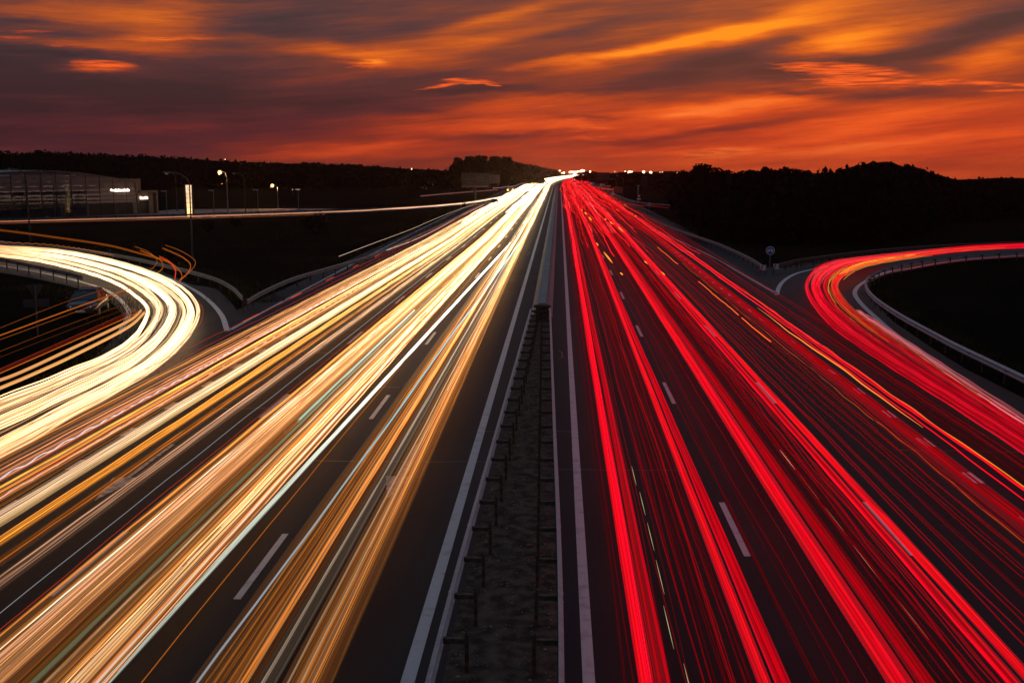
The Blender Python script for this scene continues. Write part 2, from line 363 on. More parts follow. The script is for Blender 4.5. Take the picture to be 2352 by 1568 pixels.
class Trail:
    """one bundle of light paths -> one mesh"""
    def __init__(s): s.V = []; s.F = []; s.K = []; s.n = 0
    def strand(s, pts, rad, col, alpha, n=4, flat=1.0):
        pts = np.asarray(pts, float); N = len(pts)
        rad = np.broadcast_to(np.asarray(rad, float), (N,)); col = np.broadcast_to(np.asarray(col, float), (N, 3))
        t = np.gradient(pts, axis=0); t /= np.linalg.norm(t, axis=1)[:, None] + 1e-9
        u = np.cross(t, [0, 0, 1.0]); u /= np.linalg.norm(u, axis=1)[:, None] + 1e-9
        w = np.cross(u, t)
        a = np.arange(n) * 2 * math.pi / n + math.pi / n
        ring = pts[:, None, :] + rad[:, None, None] * (u[:, None, :] * np.cos(a)[None, :, None] + flat * w[:, None, :] * np.sin(a)[None, :, None])
        i = np.arange(N - 1)[:, None] * n; k = np.arange(n)[None, :]; k2 = (k + 1) % n
        f = np.stack([i + k, i + k2, i + n + k2, i + n + k], -1).reshape(-1, 4) + s.n
        s.V.append(ring.reshape(-1, 3)); s.F.append(f)
        c = np.concatenate([np.repeat(col, n, 0), np.full((N * n, 1), alpha)], 1); s.K.append(c); s.n += N * n
    def build(s, name, label, cat='light trail', group=None):
        V = np.concatenate(s.V); F = np.concatenate(s.F); K = np.concatenate(s.K)
        me = bpy.data.meshes.new(name); me.vertices.add(len(V)); me.vertices.foreach_set('co', V.ravel())
        me.loops.add(F.size); me.loops.foreach_set('vertex_index', F.ravel().astype(np.int32))
        me.polygons.add(len(F)); me.polygons.foreach_set('loop_start', (np.arange(len(F)) * 4).astype(np.int32))
        me.update(calc_edges=True)
        at = me.color_attributes.new('light', 'FLOAT_COLOR', 'POINT'); at.data.foreach_set('color', K.ravel())
        me.materials.append(M['trail'])
        o = bpy.data.objects.new(name, me); COL.objects.link(o)
        return tag(o, label, cat, group)

def catmull(P, n=120):
    P = np.array([[*p] for p in P], float)
    P = np.concatenate([[2 * P[0] - P[1]], P, [2 * P[-1] - P[-2]]]); out = []
    seg = len(P) - 3
    for i in range(seg):
        p0, p1, p2, p3 = P[i:i + 4]
        for t in np.linspace(0, 1, 14, endpoint=False):
            out.append(.5 * ((2 * p1) + (-p0 + p2) * t + (2 * p0 - 5 * p1 + 4 * p2 - p3) * t * t + (-p0 + 3 * p1 - 3 * p2 + p3) * t ** 3))
    out.append(P[-2]); out = np.array(out)
    d = np.concatenate([[0], np.cumsum(np.linalg.norm(np.diff(out, axis=0), axis=1))])
    q = np.linspace(0, d[-1], n)
    return np.stack([np.interp(q, d, out[:, k]) for k in range(out.shape[1])], 1)

# crop frames the photograph was measured in -> 2352 wide frame
def crop(x0, y0, k): return lambda x, y: ((x0 + x * k) * .57422, (y0 + y * k) * .57422)
A1 = crop(0, 560, .2976); A2 = crop(600, 600, .3189); A3 = crop(1700, 560, .3401); A4 = crop(2300, 600, .3827)
A6 = crop(0, 880, .4252); A7 = crop(3000, 900, .4660); A8 = crop(900, 700, .5952); A9 = crop(0, 1500, .7852)
B1 = crop(2500, 640, .1488); B2 = crop(1750, 640, .1701); B4 = crop(2250, 680, .1488); B7 = crop(1000, 1500, .4464)

def bend(Y):
    """the motorway's gentle bend to the right, far away"""
    Y = np.asarray(Y, float); return 1.25e-4 * np.maximum(0, Y - 430) ** 2

# ================================================================== SETTING
def crest(X):
    X = abs(X) if X < 0 else X
    return 930 - 370 * min(1, max(0, (X - 45) / 70.0))
def ground_z(X, Y):
    Yc = crest(X) if X > 0 else 930
    return -0.05 - 0.03 * max(0, Y - Yc - 0)
def make_ground():
    xs = np.unique(np.concatenate([-np.geomspace(40, 4000, 26), np.linspace(-40, 40, 21), np.geomspace(40, 4000, 40)]))
    ys = np.unique(np.concatenate([[-400, -200, -100, -40, 0], np.linspace(20, 400, 39), np.linspace(420, 1200, 60), np.geomspace(1250, 6000, 14)]))
    mb = MB(); v = []
    for y in ys:
        for x in xs: v.append((x, y, ground_z(x, y)))
    n = len(xs); f = [(j * n + i, j * n + i + 1, (j + 1) * n + i + 1, (j + 1) * n + i) for j in range(len(ys) - 1) for i in range(n - 1)]
    mb.add(v, f); o = mb.build('ground', M['ground'], smooth=True); tag(o, kind='structure'); return o
make_ground()
S = H / math.cos(TH)                       # sideways metres per unit of slope in the picture
YS = np.unique(np.concatenate([np.linspace(-30, 60, 10), np.linspace(60, 430, 20), np.linspace(430, 925, 40)]))
def strip(mb, xa, xb, z, ys=YS):
    """sheet between two lengthwise lines of the motorway; xa, xb are numbers or functions of y"""
    fa = xa if callable(xa) else (lambda y: xa); fb = xb if callable(xb) else (lambda y: xb); v = []
    for y in ys:
        b = float(bend(y)); v += [(fa(y) + b, y, z), (fb(y) + b, y, z)]
    mb.add(v, [(2 * i, 2 * i + 1, 2 * i + 3, 2 * i + 2) for i in range(len(ys) - 1)])
mb = MB(); strip(mb, -19.3, 17.4, 0.0); tag(mb.build('motorway', M['asphalt']), kind='structure')

# --- slip roads
def GP(pts, z=0.0): return [G(x, y, z) for x, y in pts]
L_OUT = [(-330, 530), (-150, 543), (0, 560), (150, 582), (250, 600), (340, 622), (400, 643), (437, 661), (459, 674), (486, 696), (510, 725), (522, 760)]
L_IN = [(-330, 572), (-150, 588), (0, 610), (98, 627), (181, 646), (239, 664), (273, 686), (293, 710), (295, 725), (283, 749), (235, 800), (150, 860), (0, 945), (-160, 1030), (-420, 1160)]
R_OUT = [A7(*p) for p in [(230, 598), (250, 530), (300, 470), (400, 415), (560, 375), (680, 352), (900, 312), (1300, 262), (1700, 228), (2352, 200), (2900, 186)]]
R_IN = [A7(*p) for p in [(2900, 236), (2352, 262), (1900, 292), (1600, 330), (1370, 372), (1200, 400), (1050, 450), (985, 485), (925, 530), (900, 590), (960, 680), (1100, 810), (1250, 940), (1420, 1060), (2060, 1502), (2700, 1950)]]
def sheet(name, A, B, z, mtl):
    a = catmull(GP(A, z), 90); b = catmull(GP(B, z), 90); mb = MB()
    mb.add([tuple(p) for p in a] + [tuple(p) for p in b], [(i, i + 1, 90 + i + 1, 90 + i) for i in range(89)])
    return tag(mb.build(name, mtl), kind='structure')
def widen(pts, d, other):
    """push a picture line outward on the ground by d metres, away from the other edge"""
    return pts
lo = L_OUT + [(470, 800), (330, 878), (120, 990), (-150, 1130), (-600, 1370)]
sheet('left_slip_road', [(x, y - 8) for x, y in lo[:8]] + [(x + 34, y - 12) for x, y in lo[8:12]] + lo[12:], [(x - 12, y + 14) for x, y in L_IN], -0.012, M['asphalt_old'])
ro = [A7(-60, 760), A7(-20, 480), A7(60, 380), A7(160, 362)] + [A7(*p) for p in [(400, 330), (700, 285), (1000, 250), (1500, 205), (2352, 165), (2900, 150)]]
sheet('right_slip_road', ro[::-1] , [A7(2900, 246), A7(2352, 274), A7(1900, 305), A7(1600, 344), A7(1370, 388), A7(1200, 418), A7(1080, 465), A7(1020, 510), A7(1015, 590), A7(1060, 670), A7(1180, 790), A7(1350, 910), A7(1650, 1110), A7(2300, 1510), A7(2900, 1900)], -0.012, M['asphalt_old'])
# paved wedge between motorway and right slip road
mb = MB(); mb.poly(GP([A7(-60, 760), A7(-400, 430), A7(-20, 300), A7(120, 368), A7(300, 380), A7(1000, 590), A7(1300, 900), A7(2300, 1510), A7(1400, 1500)], -0.016)); tag(mb.build('slip_road_apron', M['asphalt']), kind='structure')
mb = MB(); mb.poly(GP([(522, 705), (560, 735), (640, 700), (780, 625), (900, 700), (500, 900), (440, 860), (500, 790)], -0.017)); tag(mb.build('slip_road_nose', M['asphalt']), kind='structure')

# --- branch road on the left and the forecourt behind it
BR = [(-260, 514), (0, 509), (130, 505.5), (344, 500), (527, 494.6), (746, 487.4), (858, 482), (980, 474.5), (1081, 465), (1150, 453), (1193, 443), (1225, 434)]
br = catmull([G(x, y + 1, 0.0) for x, y in BR], 120)
def offset_path(P, d):
    t = np.gradient(P, axis=0); n = np.stack([-t[:, 1], t[:, 0], 0 * t[:, 0]], 1); n /= np.linalg.norm(n, axis=1)[:, None] + 1e-9
    return P + n * d
wid = np.linspace(4.2, 3.4, 120)[:, None]
a = offset_path(br, 1.0) * 0 + br + (offset_path(br, 1) - br) * wid; b = br - (offset_path(br, 1) - br) * wid
mb = MB(); mb.add([(p[0], p[1], -0.008) for p in a] + [(p[0], p[1], -0.008) for p in b], [(i, i + 1, 121 + i, 120 + i) for i in range(119)])
tag(mb.build('branch_road', M['asphalt_old']), kind='structure')
mb = MB(); mb.poly(GP([(-320, 512), (-320, 488), (330, 488), (400, 481), (560, 479.5), (745, 479), (800, 481), (620, 490), (344, 499), (0, 508)], -0.02))
tag(mb.build('forecourt', M['paving']), kind='structure')

# --- sandy median between the two guardrails
def med_l(y): return -1.92 + 0.45 * min(1, max(0, (y - 20) / 42)) if y < 62 else -1.62
def med_r(y): return 0.02 - 0.55 * min(1, max(0, (y - 20) / 42)) if y < 62 else -0.34
xs = np.linspace(0, 1, 17); ys = np.linspace(6, 66, 160); v = []
for y in ys:
    for q in xs:
        x = med_l(y) * (1 - q) + med_r(y) * q
        e = 4 * q * (1 - q)
        z = 0.008 + e * (0.03 + 0.022 * math.sin(y * 2.1 + 3 * q) * math.sin(y * .73 + 1) + 0.016 * math.sin(y * 4.7 + q * 5) + 0.02 * RNG.random())
        v.append((x, y, z))
mb = MB(); mb.add(v, [(j * 17 + i, j * 17 + i + 1, (j + 1) * 17 + i + 1, (j + 1) * 17 + i) for j in range(159) for i in range(16)])
tag(mb.build('median_strip', M['dirt'], smooth=True), kind='structure')

# loose gravel and litter on the median
rs_ = np.random.default_rng(8); mb = MB()
for k in range(1500):
    y = 9 + 50 * rs_.random() ** 1.6; q = rs_.uniform(.04, .96); x = med_l(y) * (1 - q) + med_r(y) * q; r = rs_.uniform(.008, .024) * (1.7 if rs_.random() < .08 else 1)
    z = .03 + 4 * q * (1 - q) * .03; a = rs_.uniform(0, 6.28); sx, sy = r * rs_.uniform(.8, 1.5), r * rs_.uniform(.7, 1.1); c_, s_ = math.cos(a), math.sin(a)
    mb.add([(x + c_ * sx, y + s_ * sx, z), (x - s_ * sy, y + c_ * sy, z), (x - c_ * sx, y - s_ * sx, z), (x + s_ * sy, y - c_ * sy, z), (x, y, z + r * .9), (x, y, z - r * .6)], [(0, 1, 4), (1, 2, 4), (2, 3, 4), (3, 0, 4), (1, 0, 5), (2, 1, 5), (3, 2, 5), (0, 3, 5)])
tag(mb.build('gravel', M['rock']), 'loose gravel scattered over the sandy median', 'gravel', kind='stuff')

# --- painted markings
def mark(name='road_marking'): return MB(), name
mb = MB()
strip(mb, -2.62, -2.38, 0.006); strip(mb, 0.45, 0.66, 0.006)
tag(mb.build('edge_lines', M['paint']), kind='structure')
mb = MB()
def Yof(disp_y): return G(1285, disp_y).y
def dashes(X, y_near_far, L, period, n0, n1, w=.15):
    y0 = y_near_far
    for k in range(n0, n1):
        ya = y0 + k * period; b = float(bend(ya))
        mb.add([(X - w / 2 + b, ya, .006), (X + w / 2 + b, ya, .006), (X + w / 2 + float(bend(ya + L)), ya + L, .006), (X - w / 2 + float(bend(ya + L)), ya + L, .006)], [(0, 1, 2, 3)])
yl = Yof(1388)
dashes(-.736 * S, yl, 4, 16, 0, 38); dashes(-1.175 * S, yl, 4, 16, 0, 38)
yr = Yof(1271)
dashes(.487 * S, yr, 4, 16, 0, 38); dashes(.913 * S, yr + .2, 4, 16, 0, 38)
ys_ = Yof(1003) - .5
dashes(-1.60 * S, ys_, 1.1, 4, -4, 22, .3); dashes(1.326 * S, Yof(1087) - .5, 1.1, 4, -3, 26, .3)
tag(mb.build('lane_dashes', M['paint']), kind='structure')
mb = MB()
def line(pts, w, z=.006, n=80):
    P = catmull(GP(pts, z), n); a = offset_path(P, w / 2); b = offset_path(P, -w / 2); k = len(P)
    mb.add([tuple(p) for p in a] + [tuple(p) for p in b], [(i, i + 1, k + i + 1, k + i) for i in range(k - 1)])
line(L_OUT, .3); line(L_IN[:10] + [(272, 768)], .28); line(R_OUT, .3); line(R_IN, .3)
line([(530, 757), (700, 665), (900, 560), (1060, 480)], .2)
line([A7(232, 590), A7(0, 458), A4(1500, 1150), A4(1300, 1050), A4(1000, 910), A4(750, 815), A4(560, 700)], .16)
line([A4(1100, 1056), A4(1180, 1066), A4(1245, 1096)], .2)
tag(mb.build('slip_road_lines', M['paint']), kind='structure')
mb = MB()
def gpoly(pts, z=.006): mb.poly(GP(pts, z))
gpoly([A9(480, 640), A9(712, 520), A9(575, 521)]); gpoly([A9(640, 521), A9(662, 521), A9(892, 352), A9(872, 352)])
gpoly([B7(1230, 1110), B7(1455, 905), B7(1218, 905)]); gpoly([B7(1325, 905), B7(1365, 905), B7(1508, 620), B7(1470, 620)])
tag(mb.build('lane_arrows', M['paint_worn']), kind='structure')
# transverse joints and sealed cracks in the asphalt
mb = MB(); rr = random.Random(4)
for k in range(26):
    x = rr.uniform(-16, 14); y = rr.uniform(22, 120); L_ = rr.uniform(1.5, 6); p = []
    if rr.random() < .4: p = [(x + rr.uniform(-.12, .12), y + t * L_ / 5, .0035) for t in range(6)]
    else: p = [(x + t * L_ / 5, y + rr.uniform(-.1, .1), .0035) for t in range(6)]
    for q in range(5):
        a_, b_ = Vector(p[q]), Vector(p[q + 1]); t = (b_ - a_).normalized(); n_ = Vector((-t.y, t.x, 0)) * .02
        mb.add([a_ + n_, a_ - n_, b_ - n_, b_ + n_], [(0, 1, 2, 3)])
tag(mb.build('sealed_cracks', mat('bitumen_seal', (.012, .012, .013), .35, noise=(9, (.02, .02, .021), 3, .4, .6))), kind='structure')

# --- hills behind everything, and an added ridge backing the left wood
def hill(name, prof, Y, depth, mtl, jag=0.0):
    """terrain ridge whose crest line is given as picture points; it stands at distance Y and has real depth"""
    n = 160; xs_ = np.linspace(prof[0][0], prof[-1][0], n); ys_ = np.interp(xs_, [p[0] for p in prof], [p[1] for p in prof]); v = []
    rows = [(-1.0, 0.0), (-.6, .45), (-.3, .8), (0, 1.0), (.4, .9), (1.2, .4), (2.4, 0.0)]
    for ri, (o, h) in enumerate(rows):
        for i in range(n):
            d = ray(xs_[i], ys_[i]); t = Y / d.y; top = H + d.z * t
            z0 = ground_z(d.x * t, Y) - 3
            j = (RNG.random() - .5) * jag * (h > .5)
            v.append((d.x * t, Y + o * depth, z0 + (top - z0) * h + j))
    mb = MB(); mb.add(v, [(r * n + i, r * n + i + 1, (r + 1) * n + i + 1, (r + 1) * n + i) for r in range(len(rows) - 1) for i in range(n - 1)])
    return tag(mb.build(name, mtl, smooth=True), kind='structure')
M['hill'] = mat('hill_cover', (.004, .004, .004), .95, noise=(.02, (.003, .003, .003), 8, .4, .6), spec=0)
hill('right_hill', [(1640, 404), (1800, 400), (1900, 397), (1940, 395), (1948, 389), (1968, 381), (1985, 376.5), (2003, 376), (2018, 372.5), (2040, 371), (2056, 374), (2066, 382), (2085, 383), (2105, 384), (2122, 390), (2140, 398), (2165, 404), (2195, 413), (2215, 416), (2240, 411), (2265, 413), (2300, 408), (2352, 409), (2450, 404), (2600, 398), (2900, 400)], 640, 60, M['hill'])
hill('left_backing_ridge', [(-500, 352), (0, 356), (200, 358), (420, 366), (600, 374), (800, 379), (1000, 391), (1090, 396)], 520, 60, M['hill'], .5)  # added ridge, blocks sky light leaking through gaps in the wood
hill('middle_hill', [(1020, 398), (1160, 384), (1230, 386), (1285, 395), (1310, 401), (1335, 398), (1352, 392), (1375, 396), (1400, 398), (1440, 394), (1490, 395), (1540, 393), (1600, 395), (1700, 400)], 1050, 60, M['hill'], .4)

# ------------------------------------------------------------------ foliage
def leaf_cloud(blobs, per, size, rs, squash=1.0):
    """leaf sized faces through the volume of several blobs (centre, radii)"""
    V = []; F = []; n = 0
    for (c, r) in blobs:
        m_ = max(8, int(per * r[0] * r[2]))
        d = rs.normal(size=(m_, 3)); d /= np.linalg.norm(d, axis=1)[:, None]
        q = d * (rs.random((m_, 1)) ** .45) * np.array(r) + np.array(c)
        a = rs.normal(size=(m_, 3)); a /= np.linalg.norm(a, axis=1)[:, None]; b = np.cross(a, rs.normal(size=(m_, 3))); b /= np.linalg.norm(b, axis=1)[:, None] + 1e-9
        s = size * rs.uniform(.55, 1.35, (m_, 1))
        quad = np.stack([q - a * s, q + b * s * .6, q + a * s, q - b * s * .6], 1)
        V.append(quad.reshape(-1, 3)); F.append(np.arange(m_ * 4).reshape(-1, 4) + n); n += m_ * 4
    return np.concatenate(V), np.concatenate(F)
def np_mesh(name, V, F, mtl, parent=None):
    me = bpy.data.meshes.new(name); me.vertices.add(len(V)); me.vertices.foreach_set('co', np.asarray(V, float).ravel())
    me.loops.add(F.size); me.loops.foreach_set('vertex_index', F.ravel().astype(np.int32)); k = F.shape[1]
    me.polygons.add(len(F)); me.polygons.foreach_set('loop_start', (np.arange(len(F)) * k).astype(np.int32)); me.update(calc_edges=True)
    me.materials.append(mtl); o = bpy.data.objects.new(name, me); COL.objects.link(o); o.parent = parent; return o
def woodland(name, prof, y_base, label, spread=40, per=5, size=.7, step=5):
    """far-off wood that reads as one mass: crowns of uneven height whose tops follow the skyline"""
    rs = np.random.default_rng(abs(hash(label)) % 1000 + 5 if False else len(label)); blobs = []
    x = prof[0][0]
    while x < prof[-1][0]:
        for row in range(3):
            xx = x + rs.uniform(-step, step); yt = float(np.interp(xx, [p[0] for p in prof], [p[1] for p in prof])); yb = float(np.interp(xx, [p[0] for p in y_base], [p[1] for p in y_base]))
            g = G(xx, yb); Y = g.y + row * spread / 3 + rs.uniform(0, spread / 3); d = ray(xx, yt); t = Y / d.y; px = d.x * t; top = (H + d.z * t) * rs.uniform(.94, 1.035)
            r = rs.uniform(.28, .45) * top
            blobs.append(((px, Y, top - r * .8), (r * 1.0, r, r * .8)))
            blobs.append(((px + rs.uniform(-r, r), Y, top * .42), (r * 1.1, r, top * .42)))
        x += step * rs.uniform(.7, 1.3)
    V, F = leaf_cloud(blobs, per, size, rs)
    V[:, 2] = np.maximum(V[:, 2], -.04)
    return tag(np_mesh(name, V, F, M['leaf_far']), label, 'woodland', kind='stuff')
woodland('woodland', [(-330, 346), (0, 348), (60, 352), (90, 346), (180, 351), (300, 356), (420, 362), (560, 371), (700, 374), (800, 377), (900, 385), (1000, 390), (1060, 392), (1160, 400), (1250, 408)],
         [(-330, 437), (1040, 433), (1250, 428)], 'dark far wood along the skyline behind the showroom on the left', 55, 6.5, .75, 9)
woodland('woodland', [(1545, 400), (1600, 396), (1670, 396), (1700, 393), (1760, 391), (1800, 392), (1850, 393), (1880, 391), (1905, 394), (1930, 396), (1944, 393), (1954, 385), (1984, 376), (2012, 373), (2040, 371), (2060, 375), (2070, 382), (2100, 382), (2122, 389), (2150, 402), (2200, 414), (2240, 410), (2300, 407), (2352, 409), (2450, 404), (2600, 405)],
         [(1545, 452), (1590, 495), (1660, 542), (1760, 566), (2000, 560), (2150, 520), (2352, 500), (2600, 490)], 'black thicket filling the ground behind the blue sign with two arrows', 30, 17, .42, 14)
woodland('woodland', [(1322, 404), (1352, 397), (1400, 400), (1440, 396), (1490, 398), (1545, 396), (1600, 398)],
         [(1322, 420), (1440, 428), (1545, 440), (1600, 455)], 'low dark trees behind the far petrol station lights', 50, 5, .8, 5)

def tree(name, base, top_z, crown_r, label, group, seed, crown_low=.3, lobes=9, cat='tree'):
    rs = np.random.default_rng(seed); root = empty(name, base); tag(root, label, cat, group)
    mb = MB(); h = top_z; lean = rs.uniform(-.03, .03, 2) * h
    mb.tube([(0, 0, -.1), (lean[0] * .3, lean[1] * .3, h * .25), (lean[0] * .7, lean[1] * .7, h * .5), (lean[0], lean[1], h * .8)], [h * .03, h * .024, h * .017, h * .006], 8)
    blobs = []
    for k in range(lobes):
        a = k * 2.4 + rs.uniform(-.4, .4); q = rs.uniform(.25, .95); zz = h * (crown_low + (1 - crown_low) * (k + .5) / lobes); rr_ = crown_r * (1.0 - .55 * ((k + .5) / lobes - .35) ** 2)
        ex = rr_ * q * .75; c = np.array([math.cos(a) * ex + lean[0], math.sin(a) * ex + lean[1], min(zz, h * .93)])
        r = crown_r * rs.uniform(.42, .66); blobs.append((c, (r, r, min(r * .8, max(.3, h - c[2])))))
        mb.tube([(lean[0] * .5, lean[1] * .5, h * .3 + .3 * (zz - h * .3)), tuple(c * np.array([.6, .6, 1]) - np.array([0, 0, .1 * h])), tuple(c)], [h * .012, h * .007, h * .003], 5)
    mb.build('trunk', M['bark'], root)
    V, F = leaf_cloud(blobs, 620 / max(1, crown_r) * (1 if crown_r < 3 else .5), .06 * crown_r + .10, rs)
    np_mesh('crown', V, F, M['leaf'], root); return root
def tree_at(px, py_base, py_top, half_w, label, group, seed, **k):
    b = G(px, py_base); h = height_at(b, py_top); r = half_w * b.y / FOC
    return tree('broadleaf_tree', (b.x, b.y, -.04), h, r, label, group, seed, **k)
GT = 'trees standing out on the skyline'
tree_at(1609, 545, 376, 34, 'round topped tree on the right skyline, tallest beside the far lights', GT, 3, lobes=12)
tree_at(1648, 545, 384, 27, 'lower leaning half of the round tree pair right of the far lights', GT, 4, lobes=10)
tree_at(1569, 520, 389, 15, 'small pointed tree left of the round topped skyline tree', GT, 5, lobes=8)
tree_at(1763, 560, 381, 25, 'first bushy tree top of the two above the blue two arrow sign', GT, 6, lobes=10)
tree_at(1806, 560, 381, 27, 'second bushy tree top of the two above the blue two arrow sign', GT, 7, lobes=10)
tree_at(1850, 556, 389, 26, 'small tree on the right skyline beside the two bushy tops', GT, 8, lobes=8)
tree_at(1705, 560, 390, 34, 'flat low tree between round tree and bushy tops on right', GT, 21, lobes=9)
GM = 'clump of tall trees left of the vanishing road'
for i, (px, yt, hw, lb) in enumerate([(1052, 361, 12, 'leftmost tall tree of the clump left of the vanishing road, standing a little apart'),
                                      (1079, 358, 17, 'second tall tree of the clump, rising behind the large billboard'),
                                      (1106, 356, 17, 'highest tree of the clump left of the vanishing road'),
                                      (1137, 358, 17, 'broad tree of the clump rising behind the small pale board'),
                                      (1163, 359, 15, 'right end tree of the tall clump before it steps down'),
                                      (1190, 373, 16, 'first lower tree where the clump steps down to the road'),
                                      (1213, 377, 15, 'second lower tree where the clump steps down to the road'),
                                      (1240, 385, 16, 'third lower tree sloping down to the vanishing road'),
                                      (1266, 389, 15, 'last and lowest tree beside the vanishing road')]):
    tree_at(px, 436 - i * .8 if i < 5 else 409 - (i - 5) * 1.5, yt, hw, lb, GM, 30 + i, crown_low=.06, lobes=15)
for i, (px, yt) in enumerate([(90, 342), (168, 345), (60, 348)]):
    tree_at(px, 438, yt, 11, ['taller tree knob on the far left skyline above the showroom roof', 'tree knob on the skyline right of the showroom roof crest', 'small tree knob at the far left end of the skyline'][i], 'tree tops above the showroom', 50 + i, crown_low=.1, lobes=10)
woodland('woodland', [(1046, 374), (1070, 367), (1160, 368), (1172, 374)], [(1040, 434), (1172, 425)], 'dense dark undergrowth filling the tall tree clump left of the vanishing road', 22, 9, .6, 5)
woodland('woodland', [(1165, 366), (1180, 372), (1200, 377), (1230, 381), (1262, 388), (1285, 394)], [(1160, 409), (1285, 403)], 'dark row of trees stepping down from the tall clump to the vanishing road', 22, 5, 1.1, 4)
def bush(px, y0, y1, hw, label, seed):
    b = G(px, y0); h = height_at(b, y1); r = hw * b.y / FOC; rs = np.random.default_rng(seed)
    root = empty('bush', (b.x, b.y, -.04)); tag(root, label, 'bush', 'bushes in the left field'); blobs = []
    mb = MB()
    for k in range(14):
        c = np.array([rs.uniform(-.75, .75) * r, rs.uniform(-.6, .6) * r, rs.uniform(.3, .8) * h]); rr_ = rs.uniform(.25, .4) * r
        blobs.append((c, (rr_, rr_, min(rr_ * .9, h - c[2] + .1)))); mb.tube([(c[0] * .2, c[1] * .2, -.05), tuple(c)], [.035, .012], 5)
    mb.build('stem', M['bark'], root); V, F = leaf_cloud(blobs, 260, .09, rs); V[:, 2] = np.maximum(V[:, 2], 0); np_mesh('foliage', V, F, M['leaf'], root)
bush(730, 538, 487, 40, 'dark bush in the left field below the branch road', 61)
bush(478, 532, 504, 18, 'low small bush left of the big one in the field', 62)
bush(545, 521, 499, 20, 'low wide bush below the tall unlit lamp post', 63)
bush(1066, 478, 463, 5, 'small round bush at the end of the left verge guardrail', 64)

# grass and weeds on the verges
def grass(seed=70):
    rs = np.random.default_rng(seed); V = []; F = []; n = 0; P = []
    def along(pts, w, cnt, off=0.0):
        path = catmull(GP(pts), 200)
        for _ in range(cnt):
            i = rs.integers(0, 199); t = path[min(i + 1, 199)] - path[i - 1 if i else 0]; nn = np.array([-t[1], t[0], 0]); nn /= np.linalg.norm(nn) + 1e-9
            P.append(path[i] + nn * (off + rs.normal() * w))
    along([(150, 572), (340, 606), (460, 640), (545, 690), (575, 700)], .8, 5000, 1.6)
    along([(560, 693), (756, 617), (961, 542), (1110, 472)], .7, 4500, 1.4)
    along([(1756, 612), (1650, 568), (1540, 515), (1440, 476)], .6, 3500, -1.0)
    along([A7(230, 372), A7(700, 305), A7(1500, 195), A7(2352, 150)], .6, 3500, .3)
    along([A7(1015, 560), A7(1100, 690), A7(1300, 830), A7(1800, 1120), A7(2352, 1400)], .5, 5000, 1.1)
    along([(-60, 665), (120, 690), (215, 730), (160, 790), (20, 880)], 1.2, 4500, 2.6)
    along([(300, 560), (700, 560), (900, 510)], 10, 6000, 0)
    P_ = np.array(P); m_ = len(P_); h = rs.uniform(.08, .34, m_)[:, None]; a = rs.uniform(0, 6.28, m_)
    side = np.stack([np.cos(a), np.sin(a), 0 * a], 1) * .02; ln = rs.normal(size=(m_, 3)) * .09; ln[:, 2] = 0
    P_[:, 2] = -.05
    V = np.stack([P_ - side, P_ + side, P_ + ln + np.array([0, 0, 1]) * h], 1).reshape(-1, 3); F = np.arange(m_ * 3).reshape(-1, 3)
    tag(np_mesh('grass', V, F, M['grass']), 'dry grass and weeds along the verges', 'grass', kind='stuff')
grass()

